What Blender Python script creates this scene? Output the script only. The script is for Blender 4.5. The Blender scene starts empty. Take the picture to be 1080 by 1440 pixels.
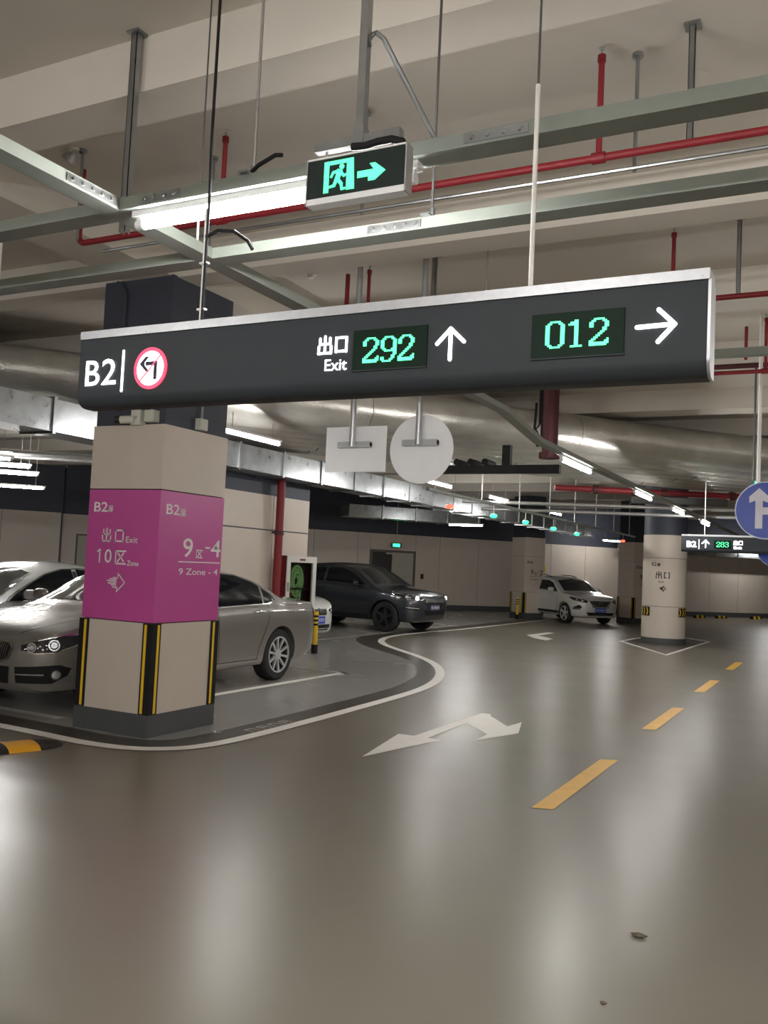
import bpy, bmesh, math, random
from mathutils import Vector, Matrix
from mathutils.bvhtree import BVHTree

random.seed(7)
scn = bpy.context.scene
COL = scn.collection

# ------------------------------------------------------------------ camera
CAM_H = 1.62
YAW, PITCH, ROLL = math.radians(27.2), math.radians(3.3), math.radians(2.7)
fwd = Vector((-math.sin(YAW)*math.cos(PITCH), math.cos(YAW)*math.cos(PITCH), math.sin(PITCH)))
rgt = Vector((math.cos(YAW), math.sin(YAW), 0))
upv = rgt.cross(fwd)
r2 = rgt*math.cos(ROLL)+upv*math.sin(ROLL)
u2 = -rgt*math.sin(ROLL)+upv*math.cos(ROLL)
cd = bpy.data.cameras.new('camera')
cam = bpy.data.objects.new('camera', cd)
COL.objects.link(cam)
cam.matrix_world = Matrix(((r2.x, u2.x, -fwd.x, 0), (r2.y, u2.y, -fwd.y, 0), (r2.z, u2.z, -fwd.z, CAM_H), (0, 0, 0, 1)))
cd.sensor_fit = 'VERTICAL'; cd.sensor_height = 36.0; cd.sensor_width = 27.0
cd.lens = 36.0*1260/1440
cd.clip_start = 0.05; cd.clip_end = 300
scn.camera = cam

# ------------------------------------------------------------------ world and exposure (underground: no sky, the tubes light it)
w = bpy.data.worlds.new('world'); scn.world = w; w.use_nodes = True
w.node_tree.nodes['Background'].inputs[0].default_value = (0.5, 0.52, 0.55, 1)
w.node_tree.nodes['Background'].inputs[1].default_value = 0.0
vs = scn.view_settings
vs.view_transform = 'Standard'; vs.look = 'None'; vs.gamma = 1.0; vs.use_curve_mapping = False
vs.exposure = 0.27
TUBE_POWER = 150.0

# ------------------------------------------------------------------ helpers
def srgb(r, g, b):
    f = lambda c: (c/255/12.92) if c/255 <= 0.04045 else ((c/255+0.055)/1.055)**2.4
    return (f(r), f(g), f(b))

MATS = {}
def mat(name, col, rough=0.5, metal=0.0, var=0.06, scale=6.0, bump=0.0, bscale=40.0, emit=None, es=0.0, coat=0.0, spec=0.5, alpha=1.0, rvar=0.0):
    """procedural principled material: noise drives colour variation, roughness variation and fine relief"""
    if name in MATS: return MATS[name]
    m = bpy.data.materials.new(name); m.use_nodes = True
    nt = m.node_tree; p = nt.nodes['Principled BSDF']
    tc = nt.nodes.new('ShaderNodeTexCoord')
    nz = nt.nodes.new('ShaderNodeTexNoise'); nz.inputs['Scale'].default_value = scale; nz.inputs['Detail'].default_value = 4
    nt.links.new(tc.outputs['Object'], nz.inputs['Vector'])
    rp = nt.nodes.new('ShaderNodeValToRGB')
    a = [max(0, c*(1-var)) for c in col]; b = [min(1, c*(1+var)) for c in col]
    rp.color_ramp.elements[0].position = 0.3; rp.color_ramp.elements[1].position = 0.7
    rp.color_ramp.elements[0].color = (*a, 1); rp.color_ramp.elements[1].color = (*b, 1)
    nt.links.new(nz.outputs['Fac'], rp.inputs['Fac'])
    nt.links.new(rp.outputs['Color'], p.inputs['Base Color'])
    p.inputs['Roughness'].default_value = rough; p.inputs['Metallic'].default_value = metal
    p.inputs['Specular IOR Level'].default_value = spec
    if rvar:
        mr = nt.nodes.new('ShaderNodeMapRange'); mr.inputs['To Min'].default_value = max(0, rough-rvar); mr.inputs['To Max'].default_value = rough+rvar
        nt.links.new(nz.outputs['Fac'], mr.inputs['Value']); nt.links.new(mr.outputs['Result'], p.inputs['Roughness'])
    if coat: p.inputs['Coat Weight'].default_value = coat; p.inputs['Coat Roughness'].default_value = 0.04
    if emit: p.inputs['Emission Color'].default_value = (*emit, 1); p.inputs['Emission Strength'].default_value = es
    if bump:
        n2 = nt.nodes.new('ShaderNodeTexNoise'); n2.inputs['Scale'].default_value = bscale; n2.inputs['Detail'].default_value = 3
        nt.links.new(tc.outputs['Object'], n2.inputs['Vector'])
        bp = nt.nodes.new('ShaderNodeBump'); bp.inputs['Strength'].default_value = bump; bp.inputs['Distance'].default_value = 0.01
        nt.links.new(n2.outputs['Fac'], bp.inputs['Height']); nt.links.new(bp.outputs['Normal'], p.inputs['Normal'])
    if alpha < 1: p.inputs['Alpha'].default_value = alpha
    if emit and es < 12: m.cycles.emission_sampling = 'NONE'      # signs glow but are too weak to be sampled as lamps
    MATS[name] = m; return m

class MB:
    """collects shapes, builds ONE mesh object"""
    def __init__(s): s.v = []; s.f = []
    def add(s, vs, fs):
        o = len(s.v); s.v += [tuple(v) for v in vs]; s.f += [tuple(i+o for i in f) for f in fs]; return s
    def box(s, x0, x1, y0, y1, z0, z1):
        vs = [(x0,y0,z0),(x1,y0,z0),(x1,y1,z0),(x0,y1,z0),(x0,y0,z1),(x1,y0,z1),(x1,y1,z1),(x0,y1,z1)]
        return s.add(vs, [(0,3,2,1),(4,5,6,7),(0,1,5,4),(1,2,6,5),(2,3,7,6),(3,0,4,7)])
    def obox(s, o, ax, ay, az, x0, x1, y0, y1, z0, z1):
        o = Vector(o); ax = Vector(ax); ay = Vector(ay); az = Vector(az)
        vs = [o+ax*x+ay*y+az*z for (x,y,z) in [(x0,y0,z0),(x1,y0,z0),(x1,y1,z0),(x0,y1,z0),(x0,y0,z1),(x1,y0,z1),(x1,y1,z1),(x0,y1,z1)]]
        return s.add(vs, [(0,3,2,1),(4,5,6,7),(0,1,5,4),(1,2,6,5),(2,3,7,6),(3,0,4,7)])
    def prism(s, poly, o, ax, ay, az, z0, z1):
        """polygon in (ax, ay), extruded along az"""
        o = Vector(o); ax = Vector(ax); ay = Vector(ay); az = Vector(az); n = len(poly)
        vs = [o+ax*x+ay*y+az*z0 for x, y in poly]+[o+ax*x+ay*y+az*z1 for x, y in poly]
        fs = [tuple(range(n-1,-1,-1)), tuple(range(n,2*n))]+[(i,(i+1)%n,(i+1)%n+n,i+n) for i in range(n)]
        return s.add(vs, fs)
    def cyl(s, a, b, r, n=10, r1=None, caps=True):
        a = Vector(a); b = Vector(b); r1 = r if r1 is None else r1
        d = (b-a).normalized(); t = Vector((0,0,1)) if abs(d.z) < 0.9 else Vector((1,0,0))
        p = d.cross(t).normalized(); q = d.cross(p)
        vs = [a+p*r*math.cos(2*math.pi*i/n)+q*r*math.sin(2*math.pi*i/n) for i in range(n)]+[b+p*r1*math.cos(2*math.pi*i/n)+q*r1*math.sin(2*math.pi*i/n) for i in range(n)]
        fs = [(i,i+n,(i+1)%n+n,(i+1)%n) for i in range(n)]
        if caps: fs += [tuple(range(n)), tuple(range(2*n-1,n-1,-1))]
        return s.add(vs, fs)
    def tube(s, path, r, n=8):
        pts = [Vector(p) for p in path]; rings = []; up = Vector((0.31,0.17,0.93)).normalized()
        for i, p in enumerate(pts):
            d = (pts[min(i+1,len(pts)-1)]-pts[max(i-1,0)]).normalized()
            a = d.cross(up)
            if a.length < 1e-3: a = d.cross(Vector((1,0,0)))
            a.normalize(); b = d.cross(a)
            rings.append([p+a*r*math.cos(2*math.pi*k/n)+b*r*math.sin(2*math.pi*k/n) for k in range(n)])
        vs = [v for q in rings for v in q]; fs = []
        for i in range(len(pts)-1):
            for k in range(n): fs.append((i*n+k, i*n+(k+1)%n, (i+1)*n+(k+1)%n, (i+1)*n+k))
        fs += [tuple(range(n-1,-1,-1)), tuple(range((len(pts)-1)*n, len(pts)*n))]
        return s.add(vs, fs)
    def lathe(s, prof, o, ax, n=24, closed=False):
        """profile (radius, along) spun about ax"""
        o = Vector(o); d = Vector(ax).normalized(); t = Vector((0,0,1)) if abs(d.z) < 0.9 else Vector((1,0,0))
        p = d.cross(t).normalized(); q = d.cross(p); m = len(prof); vs = []
        for i in range(n):
            c, sn = math.cos(2*math.pi*i/n), math.sin(2*math.pi*i/n)
            for (r, h) in prof: vs.append(o+d*h+(p*c+q*sn)*r)
        fs = []
        for i in range(n):
            j = (i+1)%n
            for k in range(m if closed else m-1):
                l = (k+1)%m; fs.append((i*m+k, i*m+l, j*m+l, j*m+k))
        return s.add(vs, fs)
    def disc(s, c, nrm, r, n=24, thick=0.0):
        c = Vector(c); d = Vector(nrm).normalized(); return s.cyl(c, c+d*max(thick,0.001), r, n)
    def ribbon(s, poly, w, z, closed=False, h=0.0):
        """flat strip on the floor along a polyline"""
        n = len(poly); L = []; R_ = []
        for i in range(n):
            a = Vector(poly[(i-1)%n] if (closed or i > 0) else poly[i]); b = Vector(poly[(i+1)%n] if (closed or i < n-1) else poly[i])
            d = (b-a).normalized(); nn = Vector((-d.y, d.x)); p = Vector(poly[i])
            L.append((*(p+nn*w/2), z)); R_.append((*(p-nn*w/2), z))
        fs = [(i, n+i, n+(i+1)%n, (i+1)%n) for i in range(n if closed else n-1)]
        return s.add(L+R_, fs)
    def build(s, name, m, parent=None, smooth=None, fix=True):
        me = bpy.data.meshes.new(name); me.from_pydata(s.v, [], s.f); me.update()
        if fix:
            bm = bmesh.new(); bm.from_mesh(me); bmesh.ops.recalc_face_normals(bm, faces=bm.faces); bm.to_mesh(me); bm.free()
        return link(name, me, m, parent, smooth)

def link(name, me, m, parent=None, smooth=None):
    if m is not None:
        me.materials.clear(); me.materials.append(m)
    if smooth:
        me.shade_smooth(); me.set_sharp_from_angle(angle=math.radians(smooth))
    o = bpy.data.objects.new(name, me); COL.objects.link(o)
    if parent: o.parent = parent
    return o

def empty(name, loc=(0,0,0), rz=0.0):
    o = bpy.data.objects.new(name, None); COL.objects.link(o); o.location = loc; o.rotation_euler = (0,0,rz)
    o.empty_display_size = 0.1; return o
def tag(o, label, cat, group=None):
    o['label'] = label; o['category'] = cat
    if group: o['group'] = group
    return o
def struct(o, label=None):
    o['kind'] = 'structure'
    if label: o['label'] = label
    return o
def kids(o): return [c for c in bpy.data.objects if c.parent == o]
def copy_tree(o, parent=None):
    c = o.copy(); COL.objects.link(c); c.parent = parent
    for k in kids(o): copy_tree(k, c)
    return c

# --- lettering (flat print / raised letters) made as meshes
FONTC = {}
def text_geo(txt, bold=0.0):
    k = (txt, bold)
    if k in FONTC: return FONTC[k]
    cu = bpy.data.curves.new('t', 'FONT'); cu.body = txt; cu.size = 1.0; cu.resolution_u = 3; cu.offset = bold
    cu.fill_mode = 'FRONT'
    o = bpy.data.objects.new('t', cu); COL.objects.link(o)
    dg = bpy.context.evaluated_depsgraph_get(); dg.update()
    me = bpy.data.meshes.new_from_object(o.evaluated_get(dg))
    vs = [(v.co.x, v.co.y) for v in me.vertices]; fs = [tuple(p.vertices) for p in me.polygons]
    bpy.data.objects.remove(o); bpy.data.curves.remove(cu); bpy.data.meshes.remove(me)
    x0 = min(v[0] for v in vs); x1 = max(v[0] for v in vs); y0 = min(v[1] for v in vs); y1 = max(v[1] for v in vs)
    FONTC[k] = (vs, fs, x0, x1, y0, y1); return FONTC[k]
def add_text(mb, txt, o, ax, ay, h, width=None, bold=0.0, fn=None):
    """text with cap height h; lower-left corner at o; ax/ay unit vectors of the surface"""
    vs, fs, x0, x1, y0, y1 = text_geo(txt, bold)
    sy = h/(y1-y0); sx = (width/(x1-x0)) if width else sy
    o = Vector(o); ax = Vector(ax); ay = Vector(ay)
    pts = [((x-x0)*sx, (y-y0)*sy) for x, y in vs]
    mb.add([fn(p) if fn else o+ax*p[0]+ay*p[1] for p in pts], fs); return mb
# Chinese characters as strokes on a unit square
GLYPH = {
 '出': [((.5,0.06),(.5,.98)),((.16,.56),(.16,.88)),((.84,.56),(.84,.88)),((.16,.56),(.84,.56)),((.08,.04),(.08,.44)),((.92,.04),(.92,.44)),((.08,.06),(.92,.06))],
 '口': [((.12,.08),(.12,.88)),((.88,.08),(.88,.88)),((.12,.88),(.88,.88)),((.12,.12),(.88,.12))],
 '区': [((.1,.9),(.95,.9)),((.12,.06),(.12,.9)),((.1,.06),(.98,.06)),((.78,.76),(.3,.2)),((.32,.74),(.82,.22))],
 '层': [((.12,.9),(.9,.9)),((.9,.9),(.9,.66)),((.12,.66),(.9,.66)),((.14,.9),(.14,.4)),((.14,.4),(.02,.04)),((.34,.5),(.84,.5)),((.24,.32),(.96,.32)),((.5,.32),(.3,.08)),((.3,.08),(.86,.1)),((.7,.22),(.9,.02))],
}
def add_strokes(mb, segs, o, ax, ay, w, h, t, fn=None):
    o = Vector(o); ax = Vector(ax); ay = Vector(ay)
    for (a, b) in segs:
        a = Vector((a[0]*w, a[1]*h)); b = Vector((b[0]*w, b[1]*h)); d = (b-a).normalized(); n = Vector((-d.y, d.x))*t/2; e = d*t*0.5
        q = [a-e+n, a-e-n, b+e-n, b+e+n]
        mb.add([fn((p.x,p.y)) if fn else o+ax*p.x+ay*p.y for p in q], [(0,1,2,3)])
    return mb

# ------------------------------------------------------------------ palette
M_ceil   = mat('ceiling_paint', srgb(202,195,184), .85, var=.03, scale=1.5, bump=.12, bscale=30)
M_beam   = mat('beam_paint', srgb(207,200,189), .85, var=.03, scale=2, bump=.1, bscale=30)
M_panel  = mat('wall_panel_beige', srgb(210,198,185), .5, var=.03, scale=2)
M_dark   = mat('dark_grey_paint', srgb(62,66,78), .6, var=.06, scale=3, bump=.08)
M_joint  = mat('panel_joint_dark', srgb(58,52,50), .8)
M_base   = mat('skirting_grey', srgb(78,80,82), .5, var=.05)
M_purple = mat('purple_panel', srgb(200,82,158), .42, var=.03, scale=3)
M_white  = mat('white_print', srgb(240,236,236), .5, var=.02)
M_brown  = mat('dark_print', srgb(62,52,48), .5, var=.02)
M_tray   = mat('grey_green_tray', srgb(138,144,136), .45, metal=.3, var=.05, scale=9, bump=.05)
M_galv   = mat('galvanised_steel', (.36,.375,.38), .3, metal=.9, var=.12, scale=7, rvar=.08)
M_steel  = mat('zinc_rod', (.45,.45,.44), .4, metal=.8, var=.1, scale=20)
M_rod    = mat('dark_rod', (.12,.12,.12), .5, metal=.5)
M_wpole  = mat('white_pole', (.8,.78,.74), .4, var=.03)
M_red    = mat('red_pipe', srgb(126,24,32), .55, var=.08, scale=12)
M_dred   = mat('dark_red_pipe', srgb(70,22,24), .55, var=.08, scale=12)
M_black  = mat('black_rubber', (.014,.014,.015), .65, var=.1, spec=.2)
M_blackg = mat('black_plastic', (.02,.02,.022), .35, var=.05)
M_yellow = mat('yellow_reflective', srgb(238,196,40), .45, var=.05)
M_alum   = mat('brushed_aluminium', (.5,.51,.53), .34, metal=.7, var=.05, scale=30)
M_alumw  = mat('bright_aluminium_plate', (.94,.95,.97), .32, metal=.2, var=.05, scale=3, rvar=.06)
M_foil   = mat('foil_insulation', (.60,.585,.54), .34, metal=.7, var=.1, scale=3, bump=.6, bscale=26, rvar=.08)
M_tube   = mat('lamp_tube', (1,1,1), .4, emit=(1,.98,.955), es=TUBE_POWER)
M_lampb  = mat('lamp_housing', (.8,.8,.8), .4, var=.03)
M_grn    = mat('green_lamp', (.05,.9,.3), .4, emit=(.02,1,.25), es=5)
M_redl   = mat('red_lamp', (.9,.05,.03), .4, emit=(1,.06,.03), es=4)
M_cream  = mat('cream_box', srgb(205,205,192), .5, var=.04)

# ================================================================== THE SETTING
UX, UY, UZ = Vector((1,0,0)), Vector((0,1,0)), Vector((0,0,1))
SLAB = 4.43; BEAMZ = 4.12

def floor_mat(name, c1, c2, rough):
    m = bpy.data.materials.new(name); m.use_nodes = True; nt = m.node_tree; p = nt.nodes['Principled BSDF']
    tc = nt.nodes.new('ShaderNodeTexCoord')
    a = nt.nodes.new('ShaderNodeTexNoise'); a.inputs['Scale'].default_value = .45; a.inputs['Detail'].default_value = 5
    b = nt.nodes.new('ShaderNodeTexNoise'); b.inputs['Scale'].default_value = 1.1; b.inputs['Detail'].default_value = 2
    c = nt.nodes.new('ShaderNodeTexNoise'); c.inputs['Scale'].default_value = 2.5; c.inputs['Detail'].default_value = 1
    for n in (a, b, c): nt.links.new(tc.outputs['Object'], n.inputs['Vector'])
    r = nt.nodes.new('ShaderNodeValToRGB'); r.color_ramp.elements[0].position = .35; r.color_ramp.elements[1].position = .68
    r.color_ramp.elements[0].color = (*c1, 1); r.color_ramp.elements[1].color = (*c2, 1)
    nt.links.new(a.outputs['Fac'], r.inputs['Fac']); nt.links.new(r.outputs['Color'], p.inputs['Base Color'])
    mr = nt.nodes.new('ShaderNodeMapRange'); mr.inputs['To Min'].default_value = rough-.03; mr.inputs['To Max'].default_value = rough+.04
    nt.links.new(b.outputs['Fac'], mr.inputs['Value']); nt.links.new(mr.outputs['Result'], p.inputs['Roughness'])
    bp = nt.nodes.new('ShaderNodeBump'); bp.inputs['Strength'].default_value = .05; bp.inputs['Distance'].default_value = .02
    nt.links.new(c.outputs['Fac'], bp.inputs['Height']); nt.links.new(bp.outputs['Normal'], p.inputs['Normal'])
    p.inputs['Specular IOR Level'].default_value = .5
    return m
M_floor = floor_mat('epoxy_beige', srgb(119,113,101), srgb(124,118,106), .3)
M_bay   = floor_mat('epoxy_grey', srgb(146,144,140), srgb(150,148,144), .26)
M_band  = mat('epoxy_dark_band', srgb(74,70,64), .3, var=.1, scale=8)
M_line  = mat('line_paint_white', srgb(236,232,224), .45, var=.03, scale=8)
M_lineg = mat('line_paint_worn', srgb(190,186,178), .4, var=.06, scale=8)
M_dash  = mat('line_paint_yellow', srgb(232,178,52), .42, var=.06, scale=8)

FX0, FX1, FY0, FY1 = -42.0, 9.0, -9.0, 62.0
floor = struct(MB().box(FX0, FX1, FY0, FY1, -.2, 0).build('floor', M_floor), 'glossy beige epoxy floor of the parking garage aisle')

def smooth(pts, n=6):
    """Catmull-Rom through 2-D points"""
    P = [Vector(p) for p in pts]; out = []
    for i in range(len(P)-1):
        a, b, c, d = P[max(i-1,0)], P[i], P[i+1], P[min(i+2,len(P)-1)]
        for k in range(n):
            t = k/n; out.append(.5*((2*b)+(c-a)*t+(2*a-5*b+4*c-d)*t*t+(3*b-a-3*c+d)*t**3))
    out.append(P[-1]); return out
def offset(P, w):
    out = []
    for i in range(len(P)):
        d = (P[min(i+1,len(P)-1)]-P[max(i-1,0)]).normalized(); ww = w(i/(len(P)-1)) if callable(w) else w
        out.append(P[i]+Vector((-d.y, d.x))*ww)
    return out
edge = smooth([(-26,5.86),(-12,5.8),(-8,5.77),(-6.4,5.72),(-5.65,5.68),(-5.2,5.76),(-4.92,5.98),(-4.79,6.32),(-4.75,6.9),(-4.76,8.0),(-4.79,9.0),(-4.82,9.9),(-4.89,10.8),(-5.06,11.65),(-5.35,12.5),(-5.76,13.35),(-6.25,14.1),(-6.85,14.8),(-7.5,15.45),(-8.1,16.1),(-8.58,16.85),(-8.9,17.75),(-9.02,18.8),(-8.98,20.2),(-8.85,22),(-8.8,24.5),(-8.8,30)])
wd = lambda t: .1+.26+.22*max(0, min(1, (t-.62)/.2))
inner = offset(edge, wd); e1 = offset(edge, .07)
def strip(name, A, B, z, m, label=None):
    n = len(A); o = MB().add([(*p, z) for p in A]+[(*p, z) for p in B], [(i, i+1, n+i+1, n+i) for i in range(n-1)]).build(name, m, floor, fix=False)
    if label: o['label'] = label
    return o
bay = MB().add([(*p, .003) for p in inner]+[(-8.9,34,.003),(-14,40,.003),(-42,40,.003),(-42,5.9,.003)], [tuple(range(len(inner)+4))]).build('bay_coating', M_bay, floor)
bay['label'] = 'light grey epoxy coating of the parking bays'
strip('border_band', e1, inner, .0045, M_band, 'dark grey band bordering the parking bays')
strip('border_line', offset(edge, -.07), e1, .006, M_line, 'white curving line along the edge of the bays')
# line marks of the bays
def rect_line(name, a, b, w, m, z=.006):
    return MB().ribbon([a, b], w, z).build(name, m, floor, fix=False)
rect_line('bay_line', (-6.5,7.1), (-6.45,11.55), .12, M_line)
rect_line('bay_line', (-6.40,11.5), (-8.3,11.62), .1, M_lineg)
rect_line('bay_line', (-9.0,6.35), (-9.0,11.2), .12, M_line)
rect_line('bay_line', (-6.6,6.33), (-12,6.45), .12, M_lineg)
rect_line('bay_line', (-9.55,13.95), (-14,13.95), .1, M_lineg)
rect_line('bay_line', (-9.5,14.9), (-9.5,23.2), .1, M_lineg)
rect_line('bay_line', (-9.6,18.6), (-14.2,18.6), .1, M_lineg)
rect_line('bay_line', (-9.6,21.3), (-14.2,21.3), .1, M_lineg)
# faint marks printed on the dark band beside the pillar
mk = MB()
add_strokes(mk, [((0,.5),(.5,1)),((0,.5),(.5,.35))], (-5.03,6.72,.0065), (0,1,0), (-1,0,0), .12, .1, .022)
for i in range(4): add_strokes(mk, [((0,0),(0,1)),((0,1),(.8,1)),((.8,1),(.8,0)),((0,.5),(.8,.5))][:3+i%2], (-4.86,7.0+.19*i,.0065), (0,1,0), (-1,0,0), .13, .1, .016)
o = mk.build('bay_number_mark', M_line, floor, fix=False); o['label'] = 'small worn white marks on the dark band'
for y0, y1 in ((6.05,8.02),(9.84,11.76),(13.6,15.4),(17.4,19.2),(2.2,4.1-.0)):
    if y0 < 3: continue
    o = MB().add([(-1.87,y0,.003),(-1.73,y0+.05,.003),(-1.72,y1+.03,.003),(-1.86,y1-.04,.003)], [(0,1,2,3)]).build('yellow_dash', M_dash, floor, fix=False)
arrow = [(-3.55,6.71),(-3.76,7.84),(-3.6,7.85),(-3.585,8.98),(-3.565,9.58),(-3.46,9.57),(-3.43,9.47),(-3.06,8.97),(-3.02,9.32),(-2.84,8.67),(-3.05,7.99),(-3.07,8.4),(-3.46,8.87),(-3.45,7.84),(-3.31,7.83)]
o = MB().add([(x,y,.003) for x, y in arrow], [tuple(range(len(arrow)))]).build('turn_arrow', M_line, floor, fix=False); o['label'] = 'white painted two-headed lane arrow'
a2 = [(-7.05,21.85),(-6.95,23.5),(-6.74,23.3),(-6.78,22.0),(-6.2,21.3),(-6.15,20.6),(-6.56,21.0)]
o = MB().add([(x,y,.003) for x, y in a2], [tuple(range(len(a2)))]).build('lane_arrow', M_line, floor, fix=False); o['label'] = 'white painted lane arrow farther down the aisle'
di = [(-4.85,22.3),(-3.2,19.3),(-3.0,24.7),(-4.6,26.6)]
cx = sum(p[0] for p in di)/4; cy = sum(p[1] for p in di)/4
o = MB().add([(x,y,.003) for x, y in di], [(0,1,2,3)]).build('island_border', M_line, floor, fix=False)
o = MB().add([(cx+(x-cx)*.9, cy+(y-cy)*.93, .0045) for x, y in di], [(0,1,2,3)]).build('island_patch', M_band, floor, fix=False); o['label'] = 'dark diamond painted around the round column'

# --- ceiling slab with beams
ceil = struct(MB().box(FX0, FX1, FY0, FY1, SLAB, SLAB+.25).build('ceiling', M_ceil), 'white painted concrete ceiling slab with beams')
for y0, wd_ in ((-4.45,.3),(-1.8,.4),(.9,.3),(3.565,.3),(6.2,.3),(8.45,.3),(11.1,.3),(13.8,.5),(16.5,.3),(19.2,.3),(21.9,.5),(24.6,.3),(27.3,.3),(30,.5),(34,.4),(38,.4),(44,.4)):
    MB().box(FX0, FX1, y0, y0+wd_, BEAMZ, SLAB+.02).build('beam', M_beam, ceil)
for x0 in (-30, -22,-13.9, -5.98, 1.9):
    MB().box(x0, x0+.55, FY0, FY1, BEAMZ+.005, SLAB+.02).build('beam', M_beam, ceil)

# --- back wall (runs at 38 degrees to the aisle) with cladding panels
WA = math.radians(38); WU = Vector((math.sin(WA), math.cos(WA), 0)); WN = Vector((WU.y, -WU.x, 0)); W0 = Vector((-16.57, 26.33, 0))
wb = struct(MB().obox(W0, WU, WN, UZ, -26, 42, -.4, -.02, 0, SLAB).build('wall_back', M_dark), 'dark grey back wall clad with beige panels below')
PW = 1.66
door_t = (2.5, 4.32)
def clad(parent, o, u, n, t0, t1, z0, z1, th=.02, gap=.012, m=M_panel):
    return MB().obox(o, u, n, UZ, t0+gap/2, t1-gap/2, -.021, -.02+th, z0, z1).build('panel', m, parent)
t = -7.95
while t < 30:
    a, b = t, t+PW
    if b <= door_t[0] or a >= door_t[1]: clad(wb, W0, WU, WN, a, b, .2, 2.7)
    else:
        if a < door_t[0]: clad(wb, W0, WU, WN, a, door_t[0], .2, 2.7)
        if b > door_t[1]: clad(wb, W0, WU, WN, door_t[1], b, .2, 2.7)
    t += PW
clad(wb, W0, WU, WN, door_t[0], door_t[1], 2.12, 2.7)
bb = struct(MB().obox(W0, WU, WN, UZ, -26, door_t[0]-.08, -.02, .015, 0, .19).obox(W0, WU, WN, UZ, door_t[1]+.08, 42, -.02, .015, 0, .19).build('baseboard_back', M_base), 'grey skirting along the back wall')
# projecting part of the back wall, left of the pillar
wp = struct(MB().obox(W0, WU, WN, UZ, -24, -8.0, -.02, .5, 0, SLAB).build('wall_left', M_dark), 'dark grey projecting wall clad with beige panels')
for i in range(5): MB().obox(W0, WU, WN, UZ, -8.02-1.66*(i+1)+.006, -8.02-1.66*i-.006, .499, .52, .2, 2.7).build('panel', M_panel, wp)
struct(MB().obox(W0, WU, WN, UZ, -24, -7.99, .5, .54, 0, .19).build('baseboard_left', M_base), 'grey skirting of the projecting wall')
# doors
d1 = struct(empty('door_1', W0+WU*3.41), 'double door with one dark leaf standing open')
def dpart(name, m, t0, t1, n0, n1, z0, z1, par):
    o = MB().obox(W0-Vector(par.location), WU, WN, UZ, t0, t1, n0, n1, z0, z1).build(name, m, par); return o
M_door = mat('door_leaf_beige', srgb(176,172,158), .45, var=.03)
M_dfr = mat('door_frame_grey', srgb(96,92,84), .5)
dpart('door_frame', M_dfr, 2.5, 2.58, -.02, .05, 0, 2.12, d1); dpart('door_frame', M_dfr, 4.24, 4.32, -.02, .05, 0, 2.12, d1); dpart('door_frame', M_dfr, 2.58, 4.24, -.02, .05, 2.04, 2.12, d1)
dpart('door_leaf', M_door, 3.38, 4.24, -.02, .02, 0, 2.04, d1)
dpart('door_leaf', mat('door_leaf_dark', srgb(48,44,42), .5), 2.58, 3.37, -.02, .0, 0, 2.04, d1)
dpart('door_handle', M_steel, 3.42, 3.54, .03, .06, 1.0, 1.03, d1); dpart('closer', M_alum, 3.1, 3.4, .03, .08, 1.97, 2.03, d1)
d2 = struct(empty('door_2', W0+WU*-6.9), 'plain beige service door in the panelled wall')
dpart('door_frame', M_dfr, -7.5, -7.45, -.02, .03, 0, 2.1, d2); dpart('door_frame', M_dfr, -6.5, -6.45, -.02, .03, 0, 2.1, d2); dpart('door_frame', M_dfr, -7.45, -6.5, -.02, .03, 2.05, 2.1, d2)
dpart('door_leaf', M_door, -7.45, -6.5, -.0, .015, 0, 2.05, d2)
# other walls, out of the picture
wr = struct(MB().box(FX1, FX1+.3, FY0, FY1, 0, SLAB).build('wall_right', M_panel), 'beige right wall')
wf = struct(MB().box(FX0, FX1, FY0-.3, FY0, 0, SLAB).build('wall_front', M_panel), 'beige wall behind the viewer')
wl = struct(MB().box(FX0-.3, FX0, FY0, FY1, 0, SLAB).build('wall_far_left', M_panel), 'beige wall closing the far end of the bays')
wz = struct(MB().box(FX0, FX1, FY1, FY1+.3, 0, SLAB).build('wall_far', M_panel), 'beige wall closing the far end of the aisle')

# --- short wall carrying the hose cabinet
ws = struct(MB().box(-9.3, -8.72, 11.35, 13.96, 0, 3.385).build('wall_side', M_dark), 'short wall with beige panels beside the hose cabinet')
for (y0, y1, z0, z1) in ((11.36,12.78,.2,2.1),(11.36,12.78,2.11,2.7),(12.79,13.94,.2,2.1),(12.79,13.94,2.11,2.7)):
    MB().box(-8.721, -8.7, y0+.005, y1-.005, z0, z1-.01).build('panel', M_panel, ws)
MB().box(-9.28, -8.74, 11.33, 11.351, .2, 2.7).build('panel', M_panel, ws)
struct(MB().box(-8.72, -8.68, 11.33, 13.97, 0, .19).build('baseboard_side', M_base), 'grey skirting of the short wall')

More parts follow.
